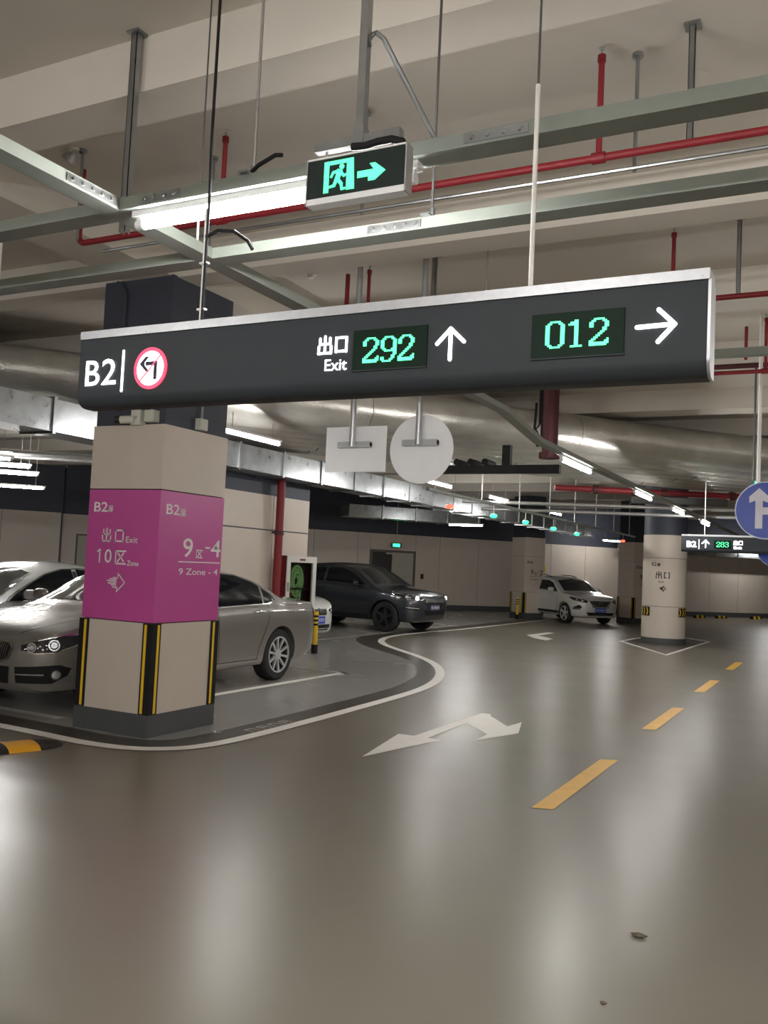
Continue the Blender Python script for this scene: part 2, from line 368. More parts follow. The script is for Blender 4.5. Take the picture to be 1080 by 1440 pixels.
# ================================================================== COLUMNS
def corner_guard(root, cx_, cy_, sx, sy, z0, z1, leg=.1):
    """L-shaped rubber guard on the corner (cx_,cy_); sx, sy point away from the column"""
    t_ = .012; mb = MB()
    mb.box(min(cx_+sx*t_, cx_-sx*leg), max(cx_+sx*t_, cx_-sx*leg), min(cy_, cy_+sy*t_), max(cy_, cy_+sy*t_), z0, z1)
    mb.box(min(cx_, cx_+sx*t_), max(cx_, cx_+sx*t_), min(cy_, cy_-sy*leg), max(cy_, cy_-sy*leg), z0, z1)
    g = mb.build('corner_guard', M_black, root)
    e = .003
    a, b = cx_-sx*.052, cx_-sx*.08
    MB().box(min(a,b), max(a,b), min(cy_+sy*t_, cy_+sy*(t_+e)), max(cy_+sy*t_, cy_+sy*(t_+e)), z0+.01, z1-.01).build('yellow_stripe', M_yellow, g)
    a, b = cy_-sy*.052, cy_-sy*.08
    MB().box(min(cx_+sx*t_, cx_+sx*(t_+e)), max(cx_+sx*t_, cx_+sx*(t_+e)), min(a,b), max(a,b), z0+.01, z1-.01).build('yellow_stripe', M_yellow, g)
def face_panels(root, hx, hy, rows, m_of, gap=.006):
    """cladding panels on the four faces; hx, hy half sizes"""
    for (z0, z1, m) in rows:
        for sg in (-1, 1):
            MB().box(-hx, hx, min(sg*hy, sg*(hy-.03)), max(sg*hy, sg*(hy-.03)), z0, z1-gap).build('panel', m, root)
            MB().box(min(sg*hx, sg*(hx-.03)), max(sg*hx, sg*(hx-.03)), -hy+.03, hy-.03, z0, z1-gap).build('panel', m, root)

# main pillar
PX0, PX1, PY0, PY1 = -6.23, -5.38, 6.135, 7.05
pc = ((PX0+PX1)/2, (PY0+PY1)/2, 0); hx, hy = (PX1-PX0)/2, (PY1-PY0)/2
pil = tag(empty('square_column', pc), 'square column with a purple sign band and yellow striped corner guards', 'column')
MB().box(-hx+.02, hx-.02, -hy+.02, hy-.02, 0, 2.8).build('core', M_joint, pil)
MB().box(-hx+.015, hx-.015, -hy+.015, hy-.015, 2.77, BEAMZ+.01).build('upper_shaft', M_dark, pil)
MB().box(-hx-.012, hx+.012, -hy-.012, hy+.012, 0, .2).build('skirting', M_base, pil)
face_panels(pil, hx, hy, [(.2,1.0,M_panel),(1.003,2.185,M_purple),(2.189,2.776,M_panel)], None)
for sx in (-1,1):
    for sy in (-1,1): corner_guard(pil, sx*hx, sy*hy, sx, sy, .2, .995)
def lab(o, label): o['label'] = label; return o
fA = Vector((-hx, -hy-.002, 0)); fB = Vector((hx+.002, -hy, 0))
def gl(mb, ch, f, ax, u0, u1, z0, z1, t_): add_strokes(mb, GLYPH[ch], f+Vector(ax)*u0+UZ*z0, ax, UZ, u1-u0, z1-z0, t_)
def tx(mb, s, f, ax, u0, u1, z0, z1, bold=0.0): add_text(mb, s, f+Vector(ax)*u0+UZ*z0, ax, UZ, z1-z0, width=u1-u0, bold=bold)
mb = MB(); tx(mb, 'B2', fA, UX, .07, .235, 1.975, 2.065, .012); gl(mb, '层', fA, UX, .245, .305, 1.975, 2.035, .008)
lab(mb.build('lettering', M_white, pil, fix=False), 'white floor number B2')
mb = MB(); gl(mb, '出', fA, UX, .185, .303, 1.70, 1.825, .014); gl(mb, '口', fA, UX, .338, .458, 1.695, 1.825, .014); tx(mb, 'Exit', fA, UX, .478, .617, 1.70, 1.755, .004)
lab(mb.build('lettering', M_white, pil, fix=False), 'white characters for exit')
mb = MB(); mb.obox(fA, UX, UZ, -UY, .168, .182, 1.51, 1.635, 0, .001); add_strokes(mb, [((0,.6),(1,1))], fA+UX*.148+UZ*1.585, UX, UZ, .026, .044, .014); tx(mb, '0', fA, UX, .235, .32, 1.51, 1.635, .006); gl(mb, '区', fA, UX, .352, .49, 1.5, 1.635, .014); tx(mb, 'Zone', fA, UX, .507, .644, 1.495, 1.54, .012)
lab(mb.build('lettering', M_white, pil, fix=False), 'white characters for zone 10')
HAND = [((.6,1),(1,.52)),((1,.52),(.56,.0)),((.6,.98),(.6,.74)),((.6,.74),(.34,.76)),((.02,.58),(.52,.56)),((.16,.68),(.5,.66)),((.08,.45),(.5,.46)),((.24,.36),(.5,.36)),((.34,.24),(.58,.24)),((.58,.24),(.56,.03))]
mb = MB(); add_strokes(mb, HAND, fA+UX*.285+UZ*1.255, UX, UZ, .21, .165, .011)
lab(mb.build('arrow_mark', M_white, pil, fix=False), 'white arrow mark pointing right')
mb = MB(); tx(mb, 'B2', fB, UY, .085, .262, 1.972, 2.065, .012); gl(mb, '层', fB, UY, .275, .355, 1.965, 2.035, .008)
lab(mb.build('lettering', M_white, pil, fix=False), 'white floor number B2')
mb = MB(); tx(mb, '9', fB, UY, .34, .48, 1.593, 1.77, .006); gl(mb, '区', fB, UY, .525, .625, 1.59, 1.672, .01); tx(mb, '-', fB, UY, .665, .735, 1.682, 1.7); tx(mb, '4', fB, UY, .747, .895, 1.607, 1.768, .006)
lab(mb.build('lettering', M_white, pil, fix=False), 'white bay number for zone 9-4')
MB().obox(fB, UY, UX, UZ, .29, .895, 0, .001, 1.546, 1.556).build('rule', M_white, pil)
mb = MB(); tx(mb, '9 Zone - 4', fB, UY, .30, .87, 1.432, 1.492, .004)
lab(mb.build('lettering', M_white, pil, fix=False), 'small white text for zone 9-4')

# square columns in front of the back wall
def back_column(loc, rz, num, label, px=.8):
    r = tag(empty('square_column', loc, rz), label, 'column', None); h = px/2
    MB().box(-h+.02, h-.02, -h+.02, h-.02, 0, 2.8).build('core', M_joint, r)
    MB().box(-h+.015, h-.015, -h+.015, h-.015, 2.77, BEAMZ+.02).build('upper_shaft', M_dark, r)
    MB().box(-h-.012, h+.012, -h-.012, h+.012, 0, .2).build('skirting', M_base, r)
    face_panels(r, h, h, [(.2,.9,M_panel),(.9,2.1,M_panel),(2.1,2.74,M_panel)], None)
    for sx in (-1,1):
        for sy in (-1,1): corner_guard(r, sx*h, sy*h, sx, sy, .2, .88)
    f = Vector((-h, -h-.003, 0))
    mb = MB(); tx(mb, 'B2', f, UX, .1, .25, 1.86, 1.95, .01); gl(mb, '层', f, UX, .26, .33, 1.86, 1.93, .01); mb.build('lettering', M_brown, r, fix=False)
    mb = MB(); tx(mb, '9', f, UX, .25, .36, 1.48, 1.66, .008); gl(mb, '区', f, UX, .4, .5, 1.48, 1.57, .012); tx(mb, '-', f, UX, .53, .58, 1.565, 1.585); tx(mb, num, f, UX, .61, .74, 1.48, 1.65, .008); mb.build('lettering', M_brown, r, fix=False)
    MB().obox(f, UX, -UY, UZ, .22, .75, 0, .001, 1.425, 1.435).build('rule', M_brown, r)
    mb = MB(); tx(mb, '9 Zone - '+num, f, UX, .24, .72, 1.3, 1.36, .004); mb.build('lettering', M_brown, r, fix=False)
    return r
CRZ = math.atan2(WU.y, WU.x)          # local -y faces the aisle
back_column((-9.55,29.5,0), CRZ, '2', 'beige square column marked 9-2 standing beside the white crossover')
back_column((-6.25,31.0,0), CRZ, '1', 'beige square column marked 9-1 partly behind the round column')

# round column
rc = tag(empty('round_column', (-3.92,22.97,0)), 'round beige column with dark grey top and chevron reflectors', 'column')
RR = .52
MB().cyl((0,0,0),(0,0,2.7), RR-.02, 40).build('core', M_joint, rc, smooth=40)
MB().cyl((0,0,2.64),(0,0,BEAMZ+.02), RR-.008, 40).build('upper_shaft', M_dark, rc, smooth=40)
MB().cyl((0,0,0),(0,0,.14), RR+.012, 40).build('skirting', M_base, rc, smooth=40)
for z0, z1 in ((.14,.895),(.905,2.07),(2.08,2.64)): MB().cyl((0,0,z0),(0,0,z1), RR, 40).build('panel', M_panel, rc, smooth=40)
va = math.atan2(-22.97, 3.92)        # direction towards the aisle
def cyl_fn(a0, z0, r=RR+.003):
    return lambda p: Vector((math.cos(a0+p[0]/r)*r, math.sin(a0+p[0]/r)*r, z0+p[1]))
mb = MB(); add_text(mb, 'B2', (0,0,0), UX, UZ, .09, bold=.01, fn=cyl_fn(va-.62, 1.88)); add_strokes(mb, GLYPH['层'], (0,0,0), UX, UZ, .07, .07, .012, fn=cyl_fn(va-.34, 1.88)); mb.build('lettering', M_brown, rc, fix=False)
mb = MB(); add_strokes(mb, GLYPH['出'], (0,0,0), UX, UZ, .15, .16, .024, fn=cyl_fn(va-.4, 1.58)); add_strokes(mb, GLYPH['口'], (0,0,0), UX, UZ, .15, .16, .024, fn=cyl_fn(va-.04, 1.58)); mb.build('lettering', M_brown, rc, fix=False)
mb = MB(); add_text(mb, 'Exit', (0,0,0), UX, UZ, .06, bold=.006, fn=cyl_fn(va-.26, 1.47)); mb.build('lettering', M_brown, rc, fix=False)
mb = MB(); add_strokes(mb, HAND, (0,0,0), UX, UZ, .14, .13, .02, fn=cyl_fn(va-.2, 1.27)); mb.build('arrow_mark', M_brown, rc, fix=False)
for a0 in (va+.72, va-1.32):
    n = 10; wdt = .66; mb = MB(); r_ = RR+.006
    vs_ = [(math.cos(a0+wdt*i/n)*r_, math.sin(a0+wdt*i/n)*r_, z) for z in (.66,.88) for i in range(n+1)]
    pl = mb.add(vs_, [(i, i+1, n+1+i+1, n+1+i) for i in range(n)]).build('reflector_panel', M_black, rc, smooth=40, fix=False)
    for k in range(3):
        cb = MB(); s0 = .04+k*.2; segs = []
        P = [(s0,.02),(s0+.06,.02),(s0+.12,.11),(s0+.06,.2),(s0,.2),(s0+.06,.11)]
        f_ = cyl_fn(a0, .66, RR+.009); P = [p for p in P]
        for q in ((0,1,2,5),(5,2,3,4)): cb.add([f_((min(P[i][0]*.55, wdt*RR-.005), P[i][1])) for i in q], [(0,1,2,3)])
        cb.build('chevron', M_yellow, pl, fix=False)

# ================================================================== LAMPS
def lamp(a, b, label, group, hang=None, base=True):
    """batten lamp with a tube from a to b; hang = height of the ceiling rods"""
    a = Vector(a); b = Vector(b); c = (a+b)/2; d = (b-a).normalized(); n = Vector((-d.y, d.x, 0)); L_ = (b-a).length
    r = tag(empty('tube_lamp', c), label, 'lamp', group)
    if base: MB().obox((0,0,0), d, n, UZ, -L_/2-.03, L_/2+.03, -.022, .022, .03, .058).build('housing', M_lampb, r)
    MB().cyl(-d*(L_/2-.02), d*(L_/2-.02), .019, 10).build('tube', M_tube, r, smooth=40)
    for s in (-1, 1): MB().cyl(d*s*(L_/2-.021), d*s*(L_/2+.015), .021, 10).obox((0,0,0), d, n, UZ, s*L_/2-.012, s*L_/2+.012, -.012, .012, 0, .035).build('end_cap', M_lampb, r, smooth=40)
    if hang:
        for s in (-1, 1): MB().cyl(d*s*L_*.36+UZ*.05, d*s*L_*.36+UZ*(hang-c.z), .005, 6).build('hanger', M_steel, r)
    return r
TB = 3.0; TT = 3.05     # tray underside / top
lamp((-2.56,2.70,2.945), (-1.34,2.70,2.945), 'bright tube lamp under the cable tray beside the green exit sign', None, hang=TB+.01)
AG = 'tube lamps in a row along the aisle tray'
for k, y in enumerate((9.3,13.1,16.3,19.9)): lamp((-2.684,y,2.815), (-2.684,y+1.22,2.815), '%s tube lamp from the hanging red pipe in the row under the long tray' % ('first','second','third','fourth')[k], AG, hang=2.882)
DG = 'tube lamps in a row beside the sheet metal duct'
for k, y in enumerate((8.75,14.7,18.0,22.3)): lamp((-6.75,y,3.15), (-6.75,y+1.22,3.15), '%s tube lamp from the purple banded pillar in the row beside the sheet metal duct' % ('first','second','third','fourth','fifth','sixth')[k], DG, hang=3.41 if k < 2 else SLAB)
LG = 'tube lamps over the far parking bays'
for k, (a, b) in enumerate((((-15.3,12.2,2.82),(-14.3,12.85,2.80)),((-13.8,10.8,2.93),(-12.82,11.35,2.91)),((-13.0,10.0,2.97),(-12.13,10.57,2.95)),((-12.4,9.25,2.99),(-11.58,9.73,2.97)),((-9.8,23.05,2.79),(-8.95,23.45,2.80)))):
    lamp(a, b, ('lowest looking tube lamp over the far bays behind the white sedan','second tube lamp up over the far bays behind the white sedan','third tube lamp up over the far bays behind the white sedan','topmost tube lamp over the far bays behind the white sedan','lone tube lamp hanging between the double door and the column marked 9-2')[k], LG, hang=SLAB)
FG = 'tube lamps over the near aisle'
for (x, y, z, hg) in ((.7,2.70,2.945,TB+.01),(3.6,2.70,2.945,TB+.01),(-9.5,.2,2.95,SLAB),(-5.0,-.6,2.95,SLAB),(-2.0,-.6,2.95,SLAB),(1.0,-.6,2.95,SLAB),(4.0,-.6,2.95,SLAB),(-4.2,-4.6,2.95,SLAB),(-.6,-4.6,2.95,SLAB),(3,-4.6,2.95,SLAB),(1.6,6.9,2.95,SLAB),(4.6,6.9,2.95,SLAB),(2.0,11.8,2.95,SLAB),(3.6,17.2,2.95,SLAB)):
    lamp((x,y,z), (x+1.22,y,z), 'tube lamp over the open part of the aisle', FG, hang=hg)

# ================================================================== CABLE TRAYS
def tray(name, x0, x1, y0, y1, z0, z1, label, group=None):
    """inverted steel channel: web below, two flanges, splice plates with bolts"""
    t_ = .006; mb = MB().box(x0, x1, y0, y1, z0, z0+t_)
    r = tag(mb.build(name, M_tray), label, 'cable tray', group)
    if x1-x0 > y1-y0:
        MB().box(x0, x1, y0, y0+t_, z0+t_, z1).build('side_wall', M_tray, r); MB().box(x0, x1, y1-t_, y1, z0+t_, z1).build('side_wall', M_tray, r)
    else:
        MB().box(x0, x0+t_, y0, y1, z0+t_, z1).build('side_wall', M_tray, r); MB().box(x1-t_, x1, y0, y1, z0+t_, z1).build('side_wall', M_tray, r)
    return r
def splice(par, o, ax, nrm, L_=.3, n=4):
    mb = MB().obox(o, ax, UZ, nrm, -L_/2, L_/2, -.016, .016, 0, .004)
    s = mb.build('splice_plate', M_galv, par)
    for i in range(n):
        MB().cyl(Vector(o)+Vector(ax)*(-L_/2+L_*(i+.5)/n)+Vector(nrm)*.003, Vector(o)+Vector(ax)*(-L_/2+L_*(i+.5)/n)+Vector(nrm)*.014, .009, 6).build('bolt', M_galv, s)
tu = tray('cable_tray', -10, 8.8, 2.65, 2.75, TB, TT, 'grey-green cable tray that carries the tube lamp beside the exit sign')
splice(tu, (-2.42,2.65,TB+.026), UX, -UY, .2); splice(tu, (-1.02,2.65,TB+.026), UX, -UY, .22)
tl = tray('cable_tray', -10, 8.8, 3.255, 3.355, TB, TT, 'grey-green cable tray hung by hooks in front of the main red pipe')
splice(tl, (-1.69,3.255,TB+.026), UX, -UY, .25, 5)
ty = tag(empty('cable_tray', (-2.684,4,0)), 'long cable tray crossing the two others and dropping a little farther down the aisle', 'cable tray')
def tyb(name, y0, y1, z0, z1):
    t_ = .005; w_ = .05; ax = Vector((0, y1-y0, z1-z0)).normalized(); az = Vector((0, -ax.z, ax.y)); L_ = math.hypot(y1-y0, z1-z0); o = (0, y0-4, z0)
    s = MB().obox(o, UX, ax, az, -w_, w_, 0, L_, 0, t_).build(name, M_tray, ty)
    for q in (-1, 1): MB().obox(o, UX, ax, az, q*w_-(t_ if q > 0 else 0), q*w_+(t_ if q < 0 else 0), 0, L_, t_, .05).build('side_wall', M_tray, s)
    return s
tyb('tray_run', -6, 2.65, TB, TB); tyb('tray_run', 2.75, 3.255, TB, TB); tyb('tray_run', 3.355, 7.4, TB, TB); tyb('tray_drop', 7.4, 8.5, TB, 2.872); tyb('tray_run', 8.5, 30, 2.872, 2.872)
s_ = MB().obox((.051,-1.5,TB+.026), UY, UZ, UX, -.13, .13, -.016, .016, 0, .004).build('splice_plate', M_galv, ty)
for i in range(5): MB().cyl((.054,-1.6+.05*i,TB+.026), (.063,-1.6+.05*i,TB+.026), .007, 6).build('bolt', M_galv, s_)
tray('cable_tray', -3.2, 8.8, 8.18, 8.26, 3.56, 3.63, 'pale narrow cable tray behind the right end of the hanging sign')

# hangers of the trays
HG = 'thin rods hanging the cable trays'
def rod(x, y, z0, z1, m=M_steel, r_=.006, lab_='thin threaded rod hanging a cable tray from the ceiling', grp=HG, name='hanger_rod', hook=True):
    o = tag(MB().cyl((0,0,z0-TB),(0,0,z1-TB), r_, 8).build(name, m, smooth=40), lab_, 'rod', grp); o.location = (x, y, TB)
    if hook: MB().box(-.02,.02,-.075,.075,TT-TB-.002,TT-TB+.006).cyl((0,0,TT-TB),(0,0,TT-TB+.05),.014,8).build('clamp', M_galv, o)
    return o
for (x, y, m_, lb) in ((-2.684,2.02,M_steel,'thin rod hanging the long tray before its crossing with the lamp tray'),(-2.01,2.70,M_steel,'thin rod hanging the lamp tray right above the tube lamp'),(-1.54,3.305,M_rod,'thin dark rod hanging the tray below the exit sign'),(-3.9,2.70,M_steel,'thin rod hanging the lamp tray beyond the tray crossing'),(-4.9,3.305,M_steel,'thin rod hanging the lower looking tray beyond the white hook'),(1.2,2.70,M_steel,'thin rod at the far end of the lamp tray'),(1.2,3.305,M_steel,'thin rod at the far end of the hooked tray'),(-2.684,6.9,M_steel,'thin rod hanging the long tray just before its drop')):
    rod(x, y, TT, SLAB+.01, m_, lab_=lb)
o = tag(empty('hook_hanger', (-2.77,3.305,TT)), 'white hook hanger on the cable tray above the pillar', 'hanger')
MB().cyl((0,0,.05),(0,0,.24), .006, 8).build('white_sleeve', M_wpole, o, smooth=40); MB().cyl((0,0,.22),(0,0,SLAB-TT+.01), .004, 8).build('rod', M_rod, o, smooth=40)
MB().tube([(-.06*math.cos(t), 0, .0+.055*math.sin(t)) for t in [math.pi*i/10 for i in range(11)]], .006, 6).build('hook', M_wpole, o, smooth=40)
def strut(x, y, z0, z1, label, w_=.02):
    o = tag(MB().box(-w_,w_,-w_,-w_+.004,0,z1-z0).box(-w_,-w_+.004,-w_,w_,0,z1-z0).box(w_-.004,w_,-w_,w_,0,z1-z0).build('channel_strut', M_galv), label, 'strut'); o.location = (x,y,z0)
    MB().box(-.04,.04,-.04,.04,z1-z0-.012,z1-z0+.002).build('foot_plate', M_galv, o); return o
strut(-3.45, 3.52, 3.32, SLAB, 'galvanised channel strut hanging beside the near ceiling beam')
strut(-.72, 4.585, 3.79, SLAB, 'galvanised channel strut holding the main red pipe', .016)
strut(-3.33, 7.26, 3.79, SLAB, 'galvanised channel strut standing behind the middle of the hanging sign', .02)
strut(-.75, 7.26, 3.79, SLAB, 'galvanised channel strut above the right end of the hanging sign', .016)
for (x, y, z0, z1, lb) in ((-1.0,4.62,3.72,4.36,'grey conduit drop behind the main red pipe'),(-2.62,4.62,3.72,4.36,'grey conduit drop above the green exit sign'),(-4.81,4.46,3.78,SLAB,'grey conduit drop below the ceiling sounder'),(-4.0,4.9,3.72,SLAB,'pale conduit drop near the tray crossing')):
    o = tag(MB().cyl((0,0,0),(0,0,z1-z0), .011, 8).cyl((0,0,z1-z0-.02),(0,0,z1-z0), .03, 10).build('conduit', M_galv, smooth=40), lb, 'conduit'); o.location = (x,y,z0)
o = tag(empty('ceiling_sounder', (-4.86,4.44,SLAB)), 'small grey sounder fixed under the ceiling slab', 'sounder')
MB().cyl((0,0,.002),(0,0,-.02), .05, 16).build('base_plate', M_cream, o, smooth=40); MB().cyl((-.02,0,-.02),(-.06,0,-.07), .03, 14, .055).build('horn', M_steel, o, smooth=40)
o = tag(empty('smoke_detector', (-4.67,7.29,SLAB)), 'small white smoke detector on the ceiling above the sign', 'detector')
MB().cyl((0,0,.002),(0,0,-.03), .055, 18).build('base_plate', M_wpole, o, smooth=40); MB().cyl((0,0,-.03),(0,0,-.06), .045, 18, .03).build('sensor_head', M_wpole, o, smooth=40)

for xw, yw, lb in ((-6.4,4.6,'white conduit drop left of the pillar, far one'),(-5.95,4.75,'white conduit drop left of the pillar, near one')):
    o = tag(MB().cyl((0,0,3.15),(0,0,SLAB), .016, 8).build('conduit', M_wpole, smooth=40), lb, 'conduit'); o.location = (xw,yw,0)

# ================================================================== RED SPRINKLER PIPES
def sprinkler(root, x, z0, tip, r_=.016):
    u = MB().cyl((x,0,z0),(x,0,tip-.06), r_, 10).cyl((x,0,tip-.075),(x,0,tip-.04), r_*1.4, 10).build('riser', M_red, root, smooth=40)
    MB().cyl((x,0,tip-.04),(x,0,tip-.01), .007, 8).cyl((x,0,tip-.004),(x,0,tip), .018, 12).build('sprinkler_head', M_steel, u, smooth=40)
    MB().cyl((x-.035,0,z0),(x+.035,0,z0), .03, 12).build('tee', M_red, root, smooth=40)
def red_run(y, z, x0, x1, xs, label, r_=.022, elbow=True):
    r = tag(empty('sprinkler_pipe', (0,y,0)), label, 'pipe')
    if elbow:
        p = [(x0,0,SLAB-.1)]+[(x0,0,z+.06)]+[(x0+.06*(1-math.cos(t)),0,z+.06-.06*math.sin(t)) for t in [math.pi/2*i/5 for i in range(1,6)]]+[(x1,0,z)]
    else: p = [(x0,0,z),(x1,0,z)]
    MB().tube(p, r_, 10).build('pipe_run', M_red, r, smooth=40)
    for x in xs: sprinkler(r, x, z, 4.385)
    return r
red_run(4.54, 3.79, -4.88, 8.8, (-3.62,-1.17,1.3,3.8), 'main red sprinkler pipe running above the hanging sign')
red_run(7.2, 3.79, -4.2, 8.8, (-3.97,-1.23,1.3), 'red sprinkler pipe behind the upper right corner of the hanging sign')
red_run(9.9, 3.79, -3.5, 8.8, (-1.28,-.74,1.5), 'red sprinkler pipe passing behind the lower right corner of the hanging sign')
o = tag(MB().cyl((-4.7,4.6,3.735),(8.8,4.6,3.735), .011, 8).build('conduit', M_galv, smooth=40), 'thin galvanised conduit running just under the main red pipe', 'conduit')
o = tag(empty('drop_pipe', (-.99,10.5,0)), 'thin red drop pipe above the foil duct', 'pipe')
MB().cyl((0,0,3.42+.64),(0,0,SLAB), .018, 10).build('riser', M_red, o, smooth=40)
o = tag(MB().cyl((-2.9,10.8,4.06),(8.8,10.8,4.06), .03, 10).build('ceiling_pipe', M_dred, smooth=40), 'dark pipe close under the ceiling above the foil duct', 'pipe')

# dark red hanging pipe with bracket frame
o = tag(empty('hanging_pipe', (-3.50,11.55,0)), 'thick dark red pipe hanging between two foil duct lengths', 'pipe')
MB().cyl((0,0,3.14),(0,0,SLAB+.01), .105, 20).build('riser', M_dred, o, smooth=40)
MB().cyl((0,0,3.12),(0,0,3.2), .14, 20).build('flange', M_dred, o, smooth=40)
MB().tube([(-.13,.05,SLAB),(-.13,.05,3.42),(-.2,.08,3.3)], .02, 8).tube([(-.18,.1,SLAB),(-.18,.1,3.6),(-.3,.1,3.45)], .018, 8).tube([(-.24,.12,3.9),(-.25,.1,3.55),(-.15,.1,3.38)], .018, 8).build('cable_bundle', M_black, o, smooth=40)
o = tag(empty('bracket_frame', (-4.6,12.25,0)), 'dark steel bracket frame under the foil duct beside the red hanging pipe', 'bracket')
MB().box(-.9,1.05,-.05,.05,3.0,3.12).build('cross_bar', M_black, o); MB().box(-.82,-.7,-.05,.05,3.12,3.41).build('post', M_black, o); MB().box(.2,.32,-.05,.05,3.12,3.41).build('post', M_black, o)
for i in range(3): MB().cyl((-.5+.22*i,-.06,3.17),(-.5+.22*i,.3,3.17), .05, 12).build('clamp', M_black, o, smooth=40)
o = tag(empty('red_main', (0,0,0)), 'red fire main running across behind the round column top', 'pipe')
ra, rb = Vector((-5.2,17.6,3.32)), Vector((2.0,21.6,3.32))
MB().cyl(ra, rb, .06, 14).build('pipe_run', M_red, o, smooth=40)
for i in range(5):
    p = ra.lerp(rb, .1+.17*i)
    MB().cyl(p, p+Vector((0,0,.115)), .012, 8).build('hanger', M_rod, o); MB().cyl(p-Vector((.05,.028,0)), p+Vector((.05,.028,0)), .09, 14).build('coupling', M_dred, o, smooth=40)
for k, (zz, oy, lb) in enumerate(((3.10,20.8,'grey pipe run in front of the far dark ceiling, upper one'),(3.02,22.0,'grey pipe run in front of the far dark ceiling, lower one'))):
    tag(MB().cyl((-7.6,oy-2.2,zz),(3,oy+.9,zz), .04, 10).build('service_pipe', M_steel, smooth=40), lb, 'pipe')
o = tag(empty('steel_beam', (-3.6,22.2,0)), 'dark steel beam above the top of the round column', 'beam')
MB().obox((0,0,0), (.96,.26,0), (-.26,.96,0), UZ, -1.0, 1.2, -.1, .1, 3.38, 3.52).build('web', M_rod, o); MB().obox((0,0,0), (.96,.26,0), (-.26,.96,0), UZ, -1.0, 1.2, -.14, .14, 3.36, 3.385).build('flange', M_rod, o)

# ================================================================== DUCTS
DA = math.radians(41); DU = Vector((math.sin(DA), math.cos(DA), 0)); DN = Vector((-DU.y, DU.x, 0))     # along / away from the viewer
D0 = Vector((-8.78, 7.27, 0))
fd = tag(empty('foil_duct', D0), 'large foil wrapped air duct crossing the whole garage behind the sign', 'duct')
prof = []                                                    # (away from viewer, z)
for i in range(13):
    a = math.radians(100+160*i/12); prof.append((.33+.36*math.cos(a), 3.76+.30*math.sin(a)))
prof[-1] = (.34,3.462)
nb = 6
def extr(mb, P, t0, t1, closed=True):
    n = len(P); mb.add([DU*t0+DN*a+UZ*z for a, z in P]+[DU*t1+DN*a+UZ*z for a, z in P], [(i,(i+1)%n,(i+1)%n+n,i+n) for i in range(n)]+[tuple(range(n)), tuple(range(2*n-1,n-1,-1))])
back = [(3.3,3.5),(3.3,4.05),(.33,4.06)]
for i in range(8):
    t0 = -9+i*3.4
    s = MB(); extr(s, prof+back, t0, t0+3.392); sec = s.build('duct_section', M_foil, fd, smooth=35)
    for k in range(nb):
        P = [(.36+.49*k+.47*j/6, 3.47-.07*math.sin(math.pi*j/6)) for j in range(7)]
        q = MB(); extr(q, P, t0+.01, t0+3.38); q.build('insulation_strip', M_foil, sec, smooth=60)
# rectangular sheet-metal duct
rd = tag(empty('sheet_metal_duct', (-8.4,0,0)), 'rectangular galvanised sheet metal duct with flanged joints', 'duct')
y = 5.0; i = 0
while y < 31.5:
    L_ = 1.18; MB().box(-.25,.25,y,y+L_,2.965,3.345).build('duct_section', M_galv, rd)
    MB().box(-.275,.275,y+L_-.012,y+L_+.03,2.94,3.37).build('flange', M_galv, rd)
    y += L_+.02; i += 1
# its branch towards the wall
o = tag(empty('branch_duct', (-12,24,0)), 'short galvanised branch duct in front of the back wall', 'duct')
for i in range(4): MB().obox((0,0,0), WU, WN, UZ, -1.6+1.1*i, -.54+1.1*i, -.35, .35, 2.95, 3.3).build('duct_section', M_galv, o); MB().obox((0,0,0), WU, WN, UZ, -.55+1.1*i, -.5+1.1*i, -.38, .38, 2.92, 3.33).build('flange', M_galv, o)
o = tag(empty('wall_duct', W0+WU*20), 'bright sheet metal duct along the back wall behind the distant sign', 'duct')
for i in range(11):
    MB().obox((0,0,0), WU, WN, UZ, -7+1.2*i, -7+1.2*i+1.17, .7, 1.2, 2.58, 2.93).build('duct_section', M_galv, o); MB().obox((0,0,0), WU, WN, UZ, -7+1.2*i+1.165, -7+1.2*i+1.205, .67, 1.23, 2.56, 2.95).build('flange', M_galv, o)
for k, t_ in enumerate((11.4,19.6)):
    q = W0+WU*t_+WN*1.75; lamp((q.x,q.y,2.9), (q.x+WU.x*1.22,q.y+WU.y*1.22,2.9), ('tube lamp before the wall duct, right behind the white crossover','tube lamp before the wall duct, behind the distant count sign')[k], 'tube lamps along the back wall duct', hang=SLAB)
o = tag(empty('air_unit', (-11.9,13.2,0)), 'boxy galvanised fan unit hanging behind the pillar', 'fan unit')
MB().box(-.5,.5,-.5,.5,2.55,3.1).build('casing', M_galv, o); MB().box(-.3,.3,-.53,-.5,2.62,2.9).build('grille', M_steel, o)
for sx in (-.4,.4): MB().cyl((sx,0,3.1),(sx,0,SLAB), .012, 8).build('hanger', M_steel, o)
# steel racks with pipes on the left under the duct
for k, (oy, zz) in enumerate(((8.2,2.98),(9.2,3.02),(10.4,3.06))):
    tag(MB().cyl((-16,oy-2.0,zz+.12),(-9.3,oy+3.2,zz+.12), .03, 8).build('service_pipe', M_steel, smooth=40), ('grey pipe over the white car, first below the sheet metal duct','grey pipe over the white car, middle one','grey pipe over the white car, nearest to the back wall')[k], 'pipe')

